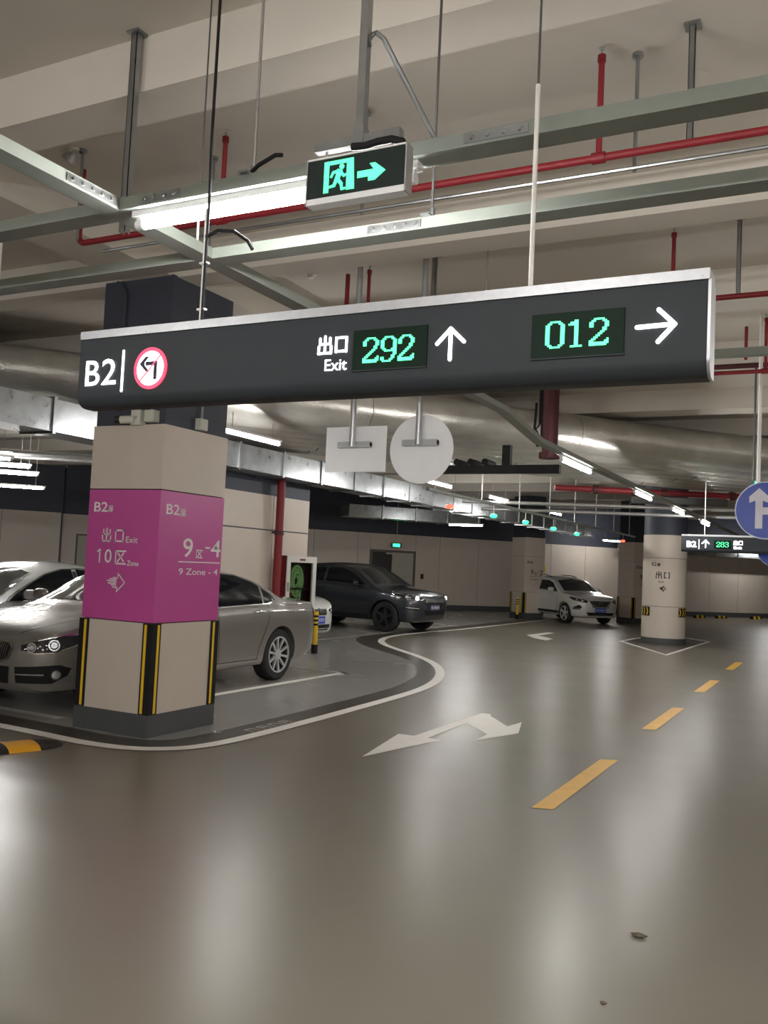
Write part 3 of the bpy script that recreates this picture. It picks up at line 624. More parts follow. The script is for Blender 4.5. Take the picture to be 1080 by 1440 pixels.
# bay indicator rail with small coloured lamps
o = tag(empty('indicator_rail', (-6.1,14,0)), 'narrow rail carrying the small coloured bay lamps', 'rail')
MB().box(-.03,.03,-.6,16,2.86,2.91).build('channel', M_tray, o)
for i in range(8): MB().cyl((0,-.3+2.2*i,2.9),(0,-.3+2.2*i,3.41 if i < 1 else SLAB), .012, 8).build('hanger', M_wpole, o, smooth=40)
for (yy, zz, red) in ((14.35,2.66,1),(16.57,2.65,0),(18.56,2.65,0),(20.66,2.63,0),(22.77,2.61,0),(28.22,2.67,1)):
    r = tag(empty('bay_indicator', (-6.1,yy,zz)), 'small %s bay indicator lamp hanging below the rail' % ('red' if red else 'green'), 'indicator lamp', None if red else 'green bay indicators')
    if not red: r['label'] = '%s green bay indicator lamp from the red one beside the round sign plate' % {16.57:'first',18.56:'second',20.66:'third',22.77:'fourth'}[yy]
    if red: r['label'] = 'small red bay indicator lamp %s the four green ones' % ('before' if yy < 20 else 'beyond')
    MB().cyl((0,0,.05),(0,0,.22), .008, 8).build('stem', M_wpole, r, smooth=40)
    MB().cyl((0,0,.03),(0,0,.055), .06, 16, .04).build('cap', M_lampb, r, smooth=40)
    MB().lathe([(.0,-.035),(.045,-.028),(.068,0),(.06,.032),(.0,.034)], (0,0,0), UZ, 16).build('lens', M_redl if red else M_grn, r, smooth=50)

# ================================================================== HANGING SIGNS
M_sign  = mat('sign_dark_grey', srgb(56,60,64), .5, var=.03, scale=3, spec=.2)
M_disp  = mat('led_panel', srgb(8,36,22), .5, var=.05, spec=.15)
M_led   = mat('led_green', (.1,1,.4), .4, emit=(.08,1.0,.33), es=1.7)
M_lit   = mat('lit_white', (1,1,1), .4, emit=(.97,.95,1.0), es=3.2)
M_litr  = mat('lit_red', srgb(220,50,80), .4, emit=(.85,.06,.14), es=1.1)
M_litw  = mat('lit_disc_white', (1,1,1), .4, emit=(1,.97,.99), es=2.0)
M_navy  = mat('navy_print', srgb(34,32,62), .5)
BITS = {
 '2': ['..#####..','.##...##.','##.....##','##.....##','##.....##','......##.','......##.','.....##..','....##...','...##....','..##.....','.##.....#','##.....##','#########','########.'],
 '9': ['..#####..','.##...##.','##.....##','##.....##','##.....##','##.....##','##.....##','.##...###','..#######','.......##','.......##','......##.','##....##.','##...##..','.#####...'],
 '0': ['..#####..','.##...##.','##.....##','##.....##','##.....##','##.....##','##.....##','##.....##','##.....##','##.....##','##.....##','##.....##','##.....##','.##...##.','..#####..'],
 '1': ['....##...','..####...','.#####...','....##...','....##...','....##...','....##...','....##...','....##...','....##...','....##...','....##...','....##...','....##...','..######.'],
 '8': ['..#####..','.##...##.','##.....##','##.....##','##.....##','.##...##.','..#####..','.##...##.','##.....##','##.....##','##.....##','##.....##','##.....##','.##...##.','..#####..'],
 '3': ['..#####..','.##...##.','##.....##','.......##','.......##','......##.','..#####..','......##.','.......##','.......##','.......##','##.....##','##.....##','.##...##.','..#####..'],
}
def led_digit(par, ch, x0, x1, z0, z1, y):
    b = BITS[ch]; nr, nc = len(b), len(b[0]); dx, dz = (x1-x0)/nc, (z1-z0)/nr; mb = MB()
    for r_, row in enumerate(b):
        for c_, k in enumerate(row):
            if k == '#': mb.box(x0+dx*(c_+.04), x0+dx*(c_+.96), y-.003, y, z1-dz*(r_+.96), z1-dz*(r_+.04))
    return mb.build('led_digit', M_led, par)
def arrow_bits(par, name, segs, t_, y, m=None):
    """raised rounded strokes on a face at y"""
    mb = MB()
    for (a, b) in segs:
        a = Vector((a[0],0,a[1])); b = Vector((b[0],0,b[1])); d = (b-a).normalized(); n = Vector((d.z,0,-d.x))
        pts = [a+n*t_/2*math.cos(t)+(-d)*t_/2*math.sin(t) for t in [math.pi*i/6 for i in range(7)]]+[b-n*t_/2*math.cos(t)+d*t_/2*math.sin(t) for t in [math.pi*i/6 for i in range(7)]]
        mb.prism([(p.x,p.z) for p in pts], (0,0,0), UX, UZ, -UY, -y, -y+.006)
    return mb.build(name, m or M_lit, par)
def glyph_bits(par, chars, y, m=None):
    segs = []; t_ = .013
    for ch, x0, x1, z0, z1 in chars:
        for (a, b) in GLYPH[ch]: segs.append(((x0+a[0]*(x1-x0), z0+a[1]*(z1-z0)), (x0+b[0]*(x1-x0), z0+b[1]*(z1-z0))))
    return segs
def lit_text(par, s, x0, x1, z0, z1, y, bold, name='lit_lettering'):
    mb = MB(); add_text(mb, s, (x0,y-.006,z0), UX, UZ, z1-z0, width=x1-x0, bold=bold)
    n = len(mb.v); me_f = list(mb.f); return mb.build(name, M_lit, par, fix=False)
def sign_body(loc, half, label):
    r = tag(empty('hanging_sign', loc), label, 'sign')
    P = [(0,.40),(0,.07)]+[(.07-.07*math.cos(t), .07-.07*math.sin(t)) for t in [math.pi/2*i/6 for i in range(1,7)]]+[(.14,0),(.14,.40)]
    MB().prism(P, (0,0,0), UY, UZ, UX, -half, half).build('housing', M_sign, r, smooth=35)
    MB().box(-half-.006, half+.006, -.012, .152, .398, .444).build('top_rail', M_alum, r)
    for s in (-1, 1):
        MB().prism([(a*1.0+(-.004 if a < .07 and s > 0 else 0), b) for a, b in P], (0,0,0), UY, UZ, UX*s, half, half+.012).build('end_cap', M_alum if s > 0 else M_sign, r, smooth=35)
    return r
SX = -2.251; SHW = 1.744
KS = .658
sg = sign_body((SX*KS,2.5,2.165), SHW, 'large dark hanging exit sign with green LED counts 292 and 012')
sg.scale = (KS,KS,KS); STOP = (SLAB-2.165)/KS
X_ = lambda x: x-SX
Z_ = lambda z: z-2.448
lit_text(sg, 'B', X_(-3.948), X_(-3.838), Z_(2.570), Z_(2.717), 0, .006); lit_text(sg, '2', X_(-3.822), X_(-3.712), Z_(2.571), Z_(2.72), 0, .006)
arrow_bits(sg, 'divider', [((X_(-3.666),Z_(2.53)),(X_(-3.666),Z_(2.76)))], .012, 0)
ic = Vector((X_(-3.459), 0, Z_(2.648)))
MB().lathe([(.118,0),(.118,-.008),(.098,-.008),(.098,0)], ic, UY, 40, closed=True).build('prohibition_ring', M_litr, sg, smooth=40)
dk = MB().cyl(ic, ic-UY*.005, .099, 40).build('icon_disc', M_litw, sg, smooth=40)
MB().prism([(.026,-.064),(.048,-.064),(.048,.038),(-.034,.038),(-.034,.016),(.026,.016)], ic, UX, UZ, -UY, .005, .0075).prism([(-.078,.027),(-.036,.068),(-.014,.066),(-.044,.034),(-.044,.02),(-.004,-.02),(-.03,-.018)], ic, UX, UZ, -UY, .005, .0075).build('turn_arrow', M_navy, dk)
MB().prism([(-.074,-.068),(-.068,-.074),(.074,.068),(.068,.074)], ic, UX, UZ, -UY, .0076, .0085).build('slash', M_litr, dk)
arrow_bits(sg, 'lit_lettering', glyph_bits(sg, [('出',X_(-2.37),X_(-2.285),Z_(2.652),Z_(2.745)),('口',X_(-2.272),X_(-2.195),Z_(2.652),Z_(2.742))], 0), .0105, 0)
lit_text(sg, 'Exit', X_(-2.322), X_(-2.195), Z_(2.566), Z_(2.624), 0, .005)
for (x0, x1) in ((-2.163,-1.763),(-1.251,-.842)):
    dp = MB().box(X_(x0), X_(x1), -.008, .01, Z_(2.557), Z_(2.758)).build('display_panel', M_disp, sg)
    MB().box(X_(x0)-.004, X_(x1)+.004, -.0095, -.006, Z_(2.553), Z_(2.559)).build('bezel', M_sign, dp)
    xs = ((-2.106,-2.018),(-2.008,-1.922),(-1.914,-1.828)) if x0 < -2 else ((-1.187,-1.1),(-1.093,-1.013),(-.992,-.907))
    zz = (2.592,2.717) if x0 < -2 else (2.6,2.721)
    for ch, (a, b) in zip('292' if x0 < -2 else '012', xs): led_digit(dp, ch, X_(a), X_(b), Z_(zz[0]), Z_(zz[1]), -.008)
arrow_bits(sg, 'up_arrow', [((X_(-1.645),Z_(2.584)),(X_(-1.645),Z_(2.73))),((X_(-1.713),Z_(2.662)),(X_(-1.645),Z_(2.73))),((X_(-1.577),Z_(2.664)),(X_(-1.645),Z_(2.73)))], .017, 0)
arrow_bits(sg, 'right_arrow', [((X_(-.79),Z_(2.667)),(X_(-.636),Z_(2.67))),((X_(-.702),Z_(2.736)),(X_(-.636),Z_(2.67))),((X_(-.702),Z_(2.6)),(X_(-.636),Z_(2.67)))], .018, 0)
for x in (-3.5,-2.25,-1.1,-.53): MB().cyl((X_(x),-.013,.41),(X_(x),-.001,.41), .007, 8).build('screw', M_steel, sg, smooth=40)
# the two suspension poles of the sign
r = MB().cyl((X_(-1.29),.07,.44),(X_(-1.29),.07,1.42), .011, 10).build('suspension_pole', M_wpole, sg, smooth=40); MB().cyl((X_(-1.29),.07,1.4),(X_(-1.29),.07,STOP+.01), .006, 8).build('rod', M_rod, r, smooth=40)
r = MB().cyl((X_(-3.185),.07,.44),(X_(-3.185),.07,1.1), .011, 10).build('suspension_pole', M_wpole, sg, smooth=40)
MB().tube([(X_(-3.16),.05,.44),(X_(-3.16),.05,.9),(X_(-3.165),.06,1.1),(X_(-3.175),.06,1.5),(X_(-3.18),.07,STOP)], .009, 8).build('power_cable', M_black, r, smooth=40)
for z in (.52,.78): MB().box(X_(-3.185)-.014,X_(-3.185)+.04,.045,.07,z,z+.01).build('cable_tie', M_wpole, r)
o = tag(MB().tube([(-2.09,2.54,2.78),(-2.04,2.545,2.80),(-1.98,2.56,2.795),(-1.93,2.58,2.76),(-1.915,2.59,2.73)], .007, 8).build('loose_cable', M_black, smooth=40), 'loose black cable end sticking out beside the sign cable', 'cable')
o = tag(MB().tube([(-2.25,2.70,3.06),(-2.15,2.69,3.062),(-2.02,2.68,3.06),(-1.96,2.66,3.08),(-1.88,2.65,3.10),(-1.85,2.65,3.095)], .008, 8).build('loose_cable', M_black, smooth=40), 'black cable lying over the lamp tray near the exit sign', 'cable')

# far sign with count 283
K2 = .72
s2 = sign_body((-1.39,17.2,2.105), 1.744, 'distant dark hanging sign with green LED count 283')
s2.scale = (K2,K2,K2)
X2 = lambda f: -1.744+f
lit_text(s2, 'B2', X2(.12), X2(.36), .12, .27, 0, .022); arrow_bits(s2, 'divider', [((X2(.42),.08),(X2(.42),.31))], .014, 0)
arrow_bits(s2, 'up_arrow', [((X2(.58),.12),(X2(.58),.3)),((X2(.5),.22),(X2(.58),.3)),((X2(.66),.22),(X2(.58),.3))], .026, 0)
dp = MB().box(X2(.78), X2(1.18), -.008, .01, .1, .31).build('display_panel', M_disp, s2)
for i, ch in enumerate('283'): led_digit(dp, ch, X2(.84+.1*i), X2(.93+.1*i), .14, .27, -.008)
arrow_bits(s2, 'lit_lettering', [((X2(a[0]),a[1]),(X2(b[0]),b[1])) for a, b in glyph_bits(s2, [('出',1.24,1.34,.2,.31),('口',1.36,1.46,.2,.31)], 0)], .014, 0)
lit_text(s2, 'Exit', X2(1.25), X2(1.44), .1, .17, 0, .016)
for x in (-1.2,1.2): MB().cyl((x,.07,.44),(x,.07,(3.415-2.105)/K2), .012, 8).build('suspension_pole', M_wpole, s2, smooth=40)

# green running-man exit sign
KE = .78
ex = tag(empty('exit_sign', (-1.404,2.42,2.775)), 'green running man exit sign with arrow in a dark frame', 'exit sign')
ex.scale = (KE,KE,KE)
MB().box(-.228,.228,0,.05,.026,.19).build('panel', mat('exit_panel_dark', srgb(26,40,38), .3), ex)
MB().box(-.232,.232,-.004,.054,.0,.026).build('bottom_rail', M_alumw, ex); MB().box(-.232,.232,-.004,.054,.19,.198).build('top_rail', M_alumw, ex)
for s in (-1,1): MB().box(min(s*.228,s*.234),max(s*.228,s*.234),-.005,.055,.0,.198).build('end_cap', M_steel, ex)
M_exg = mat('exit_green', (.1,1,.5), .4, emit=(.10,.95,.40), es=1.1)
ef = (0,0,0)
# white-green door frame with the running figure
MB().prism([(-.148,.176),(-.010,.176),(-.002,.044),(-.04,.044),(-.04,.16),(-.125,.16),(-.125,.06),(-.125,.044),(-.148,.044)], ef, UX, UZ, -UY, 0, .003).build('doorway_mark', M_exg, ex)
fig = MB()
c_ = Vector((-.064,0,.146)); fig.cyl(c_, c_-UY*.004, .011, 14)
def limb(a, b, t0, t1):
    a = Vector(a); b = Vector(b); d = (b-a).normalized(); n = Vector((-d.y,d.x)); fig.prism([tuple(a+n*t0-d*t0*.6), tuple(a-n*t0-d*t0*.6), tuple(b-n*t1+d*t1*.6), tuple(b+n*t1+d*t1*.6)], ef, UX, UZ, -UY, 0, .004)
limb((-.074,.128),(-.084,.096),.012,.010); limb((-.078,.13),(-.104,.126),.006,.005); limb((-.104,.126),(-.114,.108),.005,.004)
limb((-.068,.126),(-.054,.106),.006,.005); limb((-.054,.106),(-.034,.112),.005,.004)
limb((-.082,.094),(-.064,.074),.008,.007); limb((-.064,.074),(-.06,.05),.006,.005); limb((-.06,.05),(-.046,.052),.004,.004)
limb((-.088,.094),(-.098,.07),.008,.006); limb((-.098,.07),(-.124,.066),.006,.004)
fig.build('running_figure', M_exg, ex)
MB().prism([(.011,.085),(.062,.085),(.062,.066),(.092,.066),(.140,.1),(.092,.138),(.066,.138),(.086,.112),(.011,.112)], ef, UX, UZ, -UY, 0, .003).build('arrow', M_exg, ex)
bk = MB().box(-.21,.19,.01,.05,.235,.275).build('channel', M_galv, ex)
MB().box(-.024,.024,.006,.054,.22,.31).build('bracket_clip', M_galv, bk)
for x in (-.16,.15): MB().cyl((x,.03,.195),(x,.03,.24), .005, 6).build('stud', M_steel, bk)
MB().tube([(-.02,.0,.222),(.04,.0,.215),(.1,.0,.222),(.16,.005,.225),(.2,.02,.215),(.21,.03,.195)], .016, 8).build('cable', M_black, bk, smooth=40)
MB().box(-.018,.018,.012,.048,.3,(SLAB-2.775)/KE+.005).build('pole', M_galv, ex)
MB().tube([(.02,.03,.66),(.022,.032,.70),(.04,.045,.72),(.065,.07,.70),(.12,.18,.56),(.21,.36,.335)], .011, 8).build('bent_conduit', M_galv, ex, smooth=40)

# backs of two traffic signs
def plate_back(loc, shape, label):
    r = tag(empty('traffic_sign', loc), label, 'traffic sign')
    if shape == 'sq': MB().box(-.31,.31,0,.003,-.205,.205).build('plate', M_alumw, r)
    else: MB().cyl((0,0,0),(0,.003,0), .302, 48).build('plate', M_alumw, r, smooth=40)
    z = .045 if shape == 'sq' else .06
    MB().box(-.165,.165,-.05,-.001,z-.035,z+.018).build('cross_bar', M_alum, r)
    MB().cyl((.165,-.026,z-.008),(.171,-.026,z-.008), .02, 12).build('bar_end', M_black, r, smooth=40)
    x = .0
    MB().cyl((x,-.07,z-.03),(x,-.07,SLAB-loc[2]+.01), .027, 12).build('pole', M_alum, r, smooth=40)
    return r
plate_back((-3.915,7.0,2.635), 'sq', 'bare aluminium back of a rectangular traffic sign')
plate_back((-3.265,7.0,2.625), 'rd', 'bare aluminium back of a round traffic sign')
# blue round signs
M_blue = mat('sign_blue', srgb(28,60,160), .35, var=.06, scale=3); M_blueb = mat('sign_rim_white', srgb(196,204,224), .4)
M_arrow = mat('sign_arrow_white', srgb(206,204,214), .4)
def blue_sign(loc, label, rr=.3, top=SLAB+.01):
    r = tag(empty('traffic_sign', loc), label, 'traffic sign')
    MB().cyl((0,0,0),(0,.012,0), rr, 48).build('rim', M_blueb, r, smooth=40)
    f = MB().cyl((0,-.002,0),(0,.001,0), rr-.012, 48).build('face', M_blue, r, smooth=40)
    k = rr/.3
    P = [(-.1,-.19),(-.03,-.19),(-.03,-.045),(.13,-.045),(.13,-.09),(.21,0),(.13,.09),(.13,.03),(-.03,.03),(-.03,.1),(.03,.075),(.03,.14),(-.065,.23),(-.16,.14),(-.16,.075),(-.1,.1)]
    P = [(x*k, z*k) for x, z in P]
    MB().prism(P, (0,0,0), UX, UZ, -UY, .002, .004).build('arrow', M_arrow, f)
    MB().cyl((-.08,.03,.0),(-.08,.03,top-loc[2]), .02, 12).build('pole', M_wpole, r, smooth=40)
    return r
blue_sign((-.715,10.0,2.355), 'blue round traffic sign with white straight and right arrow on a white pole')
blue_sign((-1.1,17.7,2.2), 'blue round traffic sign partly hidden behind the distant count sign', .3, 3.415)
o = tag(empty('exit_sign', (-.94,11.2,2.60)), 'green exit sign seen edge on above the blue round sign', 'exit sign')
MB().box(-.03,.03,-.2,.2,0,.17).build('panel', M_rod, o); MB().box(.03,.034,-.19,.19,.01,.16).build('lit_face', M_grn, o); MB().cyl((0,0,.17),(0,0,SLAB-2.6), .012, 8).build('pole', M_rod, o, smooth=40)

# ================================================================== SMALLER THINGS
# hose cabinet
hc = tag(empty('hose_cabinet', (-8.7,13.42,.62)), 'white framed glass hose cabinet with green hose on the short wall', 'hose cabinet')
W_, H_ = .96, 1.06
M_cabw = mat('cabinet_white', srgb(214,212,204), .4, var=.03); M_cabin = mat('cabinet_inside', srgb(44,38,34), .7)
M_hose = mat('hose_green', srgb(158,206,138), .7, var=.12, scale=30)
MB().box(0,.03,-W_/2,W_/2,0,H_).build('back_plate', M_cabin, hc)
for (y0,y1,z0,z1) in ((-W_/2,-W_/2+.02,0,H_),(W_/2-.02,W_/2,0,H_),(-W_/2,W_/2,0,.02),(-W_/2,W_/2,H_-.02,H_)): MB().box(.0,.22,y0,y1,z0,z1).build('side_plate', M_red, hc)
dr = MB().box(.2,.24,-W_/2,-W_/2+.11,0,H_).box(.2,.24,W_/2-.11,W_/2,0,H_).box(.2,.24,-W_/2+.11,W_/2-.11,0,.1).box(.2,.24,-W_/2+.11,W_/2-.11,H_-.11,H_).build('door_frame', M_cabw, hc)
gm = bpy.data.materials.new('clear_glass'); gm.use_nodes = True; nt = gm.node_tree; nt.nodes.clear()
out = nt.nodes.new('ShaderNodeOutputMaterial'); mx = nt.nodes.new('ShaderNodeMixShader'); tr = nt.nodes.new('ShaderNodeBsdfTransparent'); gg = nt.nodes.new('ShaderNodeBsdfGlossy'); gg.inputs['Roughness'].default_value = .05
fr = nt.nodes.new('ShaderNodeFresnel'); fr.inputs['IOR'].default_value = 1.5; tr.inputs['Color'].default_value = (.85,.88,.85,1)
nt.links.new(fr.outputs[0], mx.inputs[0]); nt.links.new(tr.outputs[0], mx.inputs[1]); nt.links.new(gg.outputs[0], mx.inputs[2]); nt.links.new(mx.outputs[0], out.inputs[0])
MB().add([(.218,-W_/2+.11,.1),(.218,W_/2-.11,.1),(.218,W_/2-.11,H_-.11),(.218,-W_/2+.11,H_-.11)], [(0,1,2,3)]).build('pane', gm, dr, fix=False)
MB().box(.24,.245,-.09,.09,H_-.075,H_-.045).build('label_plate', M_red, dr); MB().box(.24,.26,-W_/2+.03,-W_/2+.06,.45,.6).build('handle', M_steel, dr)
hb = MB()
for k in range(4):
    rr = .07+.045*k; hb.tube([(.09+.01*(k%2), .04+rr*1.0*math.cos(t), .62+rr*1.3*math.sin(t)) for t in [2*math.pi*i/20 for i in range(21)]], .026, 8)
hb.build('hose_coil', M_hose, hc, smooth=50)
MB().tube([(.1,.12,.55),(.11,.16,.4),(.11,.12,.25),(.11,.16,.13)], .028, 8).tube([(.12,.02,.5),(.12,.02,.35),(.12,.05,.2),(.12,.03,.1)], .026, 8).build('hose_end', M_hose, hc, smooth=50)
MB().cyl((.1,-.2,.1),(.1,-.2,.42), .06, 14).cyl((.1,-.2,.42),(.1,-.2,.48), .03, 10).build('extinguisher', M_red, hc, smooth=40)
MB().box(.03,.2,-.32,.3,.48,.5).build('shelf', M_cabin, hc)
o = tag(empty('standpipe', (-8.56,12.78,0)), 'vertical red fire pipe beside the hose cabinet', 'pipe')
MB().cyl((0,0,0),(0,0,2.96), .07, 16).build('riser', M_red, o, smooth=40)
for z in (.5,2.02): MB().cyl((0,0,z),(0,0,z+.08), .085, 16).build('clamp', M_dred, o, smooth=40); 
for z in (.53,2.05): MB().box(-.15,0,-.02,.02,z,z+.03).build('bracket', M_dred, o)
# camera and junction boxes on the pillar
o = tag(empty('security_camera', (-5.72,6.135,2.81)), 'small white security camera with black lens on the pillar', 'camera')
MB().box(-.01,.10,-.06,.015,-.05,.085).build('mount_box', M_cream, o); MB().cyl((.03,-.05,.0),(-.1,-.09,-.005), .036, 16).build('body', M_cream, o, smooth=40)
MB().cyl((-.1,-.09,-.005),(-.145,-.104,-.008), .038, 16).build('lens_hood', M_blackg, o, smooth=40); MB().cyl((.05,-.061,.02),(.05,-.066,.02), .012, 10).build('cable_gland', M_steel, o, smooth=40)
def jbox(loc, rz, label):
    o = tag(empty('junction_box', loc, rz), label, 'junction box')
    MB().box(-.055,.055,-.06,.02,-.05,.055).build('box', M_cream, o); MB().box(-.05,.05,-.064,-.06,-.045,.05).build('lid', M_cream, o)
    MB().cyl((0,-.03,.05),(0,-.03,.26), .011, 8).build('conduit', M_galv, o, smooth=40); return o
jbox((-5.52,6.135,2.835), 0, 'cream junction box with conduit next to the security camera')
jbox((-5.395,6.62,2.835), math.pi/2, 'cream junction box with conduit on the aisle side of the pillar')
o = tag(MB().tube([(-6.05,6.13,4.12),(-5.98,6.125,4.09),(-5.93,6.122,4.0),(-5.93,6.122,2.9)], .012, 8).build('conduit', M_dark, smooth=40), 'grey conduit running down the dark top of the pillar', 'conduit')
# bollards
def bollard(loc, label, h=.72):
    r = tag(empty('bollard', loc), label, 'bollard'); rr = .045
    MB().cyl((0,0,0),(0,0,.16), rr+.012, 16).build('base_sleeve', M_black, r, smooth=40)
    MB().cyl((0,0,.16),(0,0,h), rr, 16).cyl((0,0,h),(0,0,h+.01), rr*.9, 16).build('post', M_yellow, r, smooth=40)
    for z in (h*.68,h*.78,h*.88): MB().cyl((0,0,z),(0,0,z+.035), rr+.002, 16).build('black_ring', M_black, r, smooth=40)
    return r
bollard((-8.17,13.34+.15,0), 'yellow and black striped bollard behind the bronze sedan')
bollard((-9.55,28.55,0), 'yellow and black striped bollard at the foot of the column marked 9-2')
# rubber speed hump
hump = tag(empty('speed_hump', (-5.85,5.3,0)), 'yellow and black rubber speed hump with a rounded end', 'speed hump')
hd = Vector((-.35,-.94,0)).normalized(); hn = Vector((-hd.y, hd.x, 0))
def hump_seg(name, t0, t1, m, end=False):
    mb = MB(); n = 10; W2 = .175; Hh = .05; rows = []
    ts = [t0, t1] if not end else [t0+(t1-t0)*k/6 for k in range(7)]
    for t_ in ts:
        k = 1.0 if not end else math.sqrt(max(0.02, 1-((t_-t0)/(t1-t0))**2)); rows.append([hd*(-t_)+hn*(W2*k*(2*i/n-1))+UZ*(Hh*(k if end else 1)*(1-(2*i/n-1)**2)**.6+.001) for i in range(n+1)])
    vs_ = [p for r_ in rows for p in r_]; fs = []
    for a in range(len(rows)-1):
        for i in range(n): fs.append((a*(n+1)+i, a*(n+1)+i+1, (a+1)*(n+1)+i+1, (a+1)*(n+1)+i))
    mb.add(vs_, fs); return mb.build(name, m, hump, smooth=40)
M_hy = mat('hump_yellow', srgb(222,160,30), .6, var=.08, bump=.3, bscale=60); M_hb = mat('hump_black', srgb(38,34,32), .7, var=.1, bump=.3, bscale=60)
hump_seg('end_cap', .02, .26, M_hb, True)
for i in range(6): hump_seg('segment', .02-.5*(i+1)+.25, .02-.5*i-(.0 if i else 0)-(0 if i else 0)+(.25 if i else 0), M_hy if i%2 == 0 else M_hb)
# litter
def crumb(loc, sc, label):
    bm = bmesh.new(); bmesh.ops.create_icosphere(bm, subdivisions=2, radius=1)
    for v in bm.verts: v.co = Vector((v.co.x*sc[0]*(1+.3*math.sin(v.co.y*7)), v.co.y*sc[1]*(1+.3*math.cos(v.co.x*6)), v.co.z*sc[2]*(1+.25*math.sin(v.co.x*9+v.co.y*5))))
    me = bpy.data.meshes.new('litter'); bm.to_mesh(me); bm.free(); o = link('litter_scrap', me, mat('litter_brown', srgb(96,86,70), .8, var=.25, scale=40), None, 60); o.location = loc; return tag(o, label, 'litter')
crumb((-.79,4.24,.008), (.034,.02,.008), 'small brown scrap lying on the glossy floor'); crumb((-.78,3.52,.004), (.012,.01,.005), 'tiny pale crumb on the bare floor')
# far wall things
def onwall(t_, n_, z_): return W0+WU*t_+WN*n_+UZ*z_
o = tag(empty('exit_sign', onwall(3.42,.25,2.24)), 'small distant green exit sign above the double door', 'exit sign')
MB().obox((0,0,0), WU, WN, UZ, -.19,.19,-.02,.02,-.02,.14).build('panel', M_rod, o); MB().obox((0,0,0), WU, WN, UZ, -.15,.12,.02,.025,.01,.11).build('lit_face', M_grn, o); MB().cyl((0,0,.14),(0,0,SLAB-2.24), .01, 6).build('pole', M_steel, o)
o = tag(MB().obox((0,0,0), WU, WN, UZ, -.05,.05,0,.05,-.09,.09).obox((0,0,0), WU, WN, UZ, -.03,.03,.05,.07,-.05,.03).build('wall_box', M_blackg), 'small black box on the wall right of the double door', 'wall box'); o.location = onwall(4.62,-.0,1.22)
o = tag(MB().obox((0,0,0), WU, WN, UZ, -.17,.17,0,.012,-.14,.14).build('notice_plate', M_yellow), 'small yellow notice on the wall above the white crossover', 'notice'); o.location = onwall(9.9,0,1.72)
MB().obox((0,0,0), WU, WN, UZ, -.13,.13,.012,.014,.03,.06).build('print_line', M_brown, o); MB().obox((0,0,0), WU, WN, UZ, -.13,.13,.012,.014,-.05,-.02).build('print_line', M_brown, o)
WG = 'wheel stops along the back wall'
for k_, t_ in enumerate((13.6,14.8,17.0,18.2,20.2,21.4,23.4,24.6)):
    r = tag(empty('wheel_stop', onwall(t_,1.1,0)), '%s low yellow and black wheel stop along the back wall from the column marked 9-1' % ('first','second','third','fourth','fifth','sixth','seventh','eighth')[k_], 'wheel stop', WG)
    MB().prism([(-.075,0),(-.05,.11),(.05,.11),(.075,0)], (0,0,0), WN, UZ, WU, -.27, .27).build('body', M_black, r)
    for s in (-.2,.05): MB().prism([(-.0765,0),(-.051,.1115),(.051,.1115),(.0765,0)], (0,0,0), WN, UZ, WU, s, s+.14).build('yellow_block', M_yellow, r)

# ================================================================== CARS
def pchip(P):
    xs = [p[0] for p in P]; ys = [p[1] for p in P]; n = len(xs)
    h = [xs[i+1]-xs[i] for i in range(n-1)]; d = [(ys[i+1]-ys[i])/h[i] for i in range(n-1)]; m = [0]*n
    m[0] = d[0]; m[-1] = d[-1]
    for i in range(1, n-1):
        if d[i-1]*d[i] > 0:
            w1 = 2*h[i]+h[i-1]; w2 = h[i]+2*h[i-1]; m[i] = (w1+w2)/(w1/d[i-1]+w2/d[i])
    def f(x):
        if x <= xs[0]: return ys[0]
        if x >= xs[-1]: return ys[-1]
        i = 0
        while x > xs[i+1]: i += 1
        t = (x-xs[i])/h[i]; t2 = t*t; t3 = t2*t
        return (2*t3-3*t2+1)*ys[i]+(t3-2*t2+t)*h[i]*m[i]+(-2*t3+3*t2)*ys[i+1]+(t3-t2)*h[i]*m[i+1]
    return f

M_tire  = mat('tyre_rubber', (.02,.02,.021), .75, var=.15, scale=20)
M_rim   = mat('alloy_rim', (.78,.79,.81), .35, metal=.6, var=.05)
M_rimd  = mat('dark_rim', (.05,.05,.055), .35, metal=.6)
M_glass = mat('tinted_glass', (.008,.009,.011), .05, spec=.32, var=.05)
M_glass2 = mat('windscreen_glass', (.022,.025,.027), .05, spec=.4, var=.05)
M_chrome = mat('chrome', (.8,.8,.8), .12, metal=1.0, var=.02)
M_seam  = mat('panel_gap', (.012,.012,.012), .7)
M_lens  = mat('headlamp_lens', (.035,.037,.04), .06, spec=.35, var=.3, scale=14)
M_lensw = mat('headlamp_reflector', (.75,.76,.78), .15, metal=.7, var=.1)
M_on    = mat('headlamp_on', (1,1,1), .3, emit=(1,.97,.9), es=14)
M_tail  = mat('tail_lamp_red', (.28,.012,.015), .12, var=.1, scale=20)
M_plate = mat('plate_blue', srgb(44,78,190), .4, var=.04)
M_bronze = mat('paint_bronze', srgb(138,134,128), .32, metal=.35, var=.04, scale=60, coat=1.0)
M_pwhite = mat('paint_white', srgb(214,212,208), .3, var=.02, coat=1.0)
M_psilver = mat('paint_pearl_white', srgb(178,178,177), .4, metal=.0, var=.02, coat=1.0)
M_pgrey = mat('paint_dark_grey', srgb(52,56,62), .3, metal=.4, var=.04, coat=1.0)

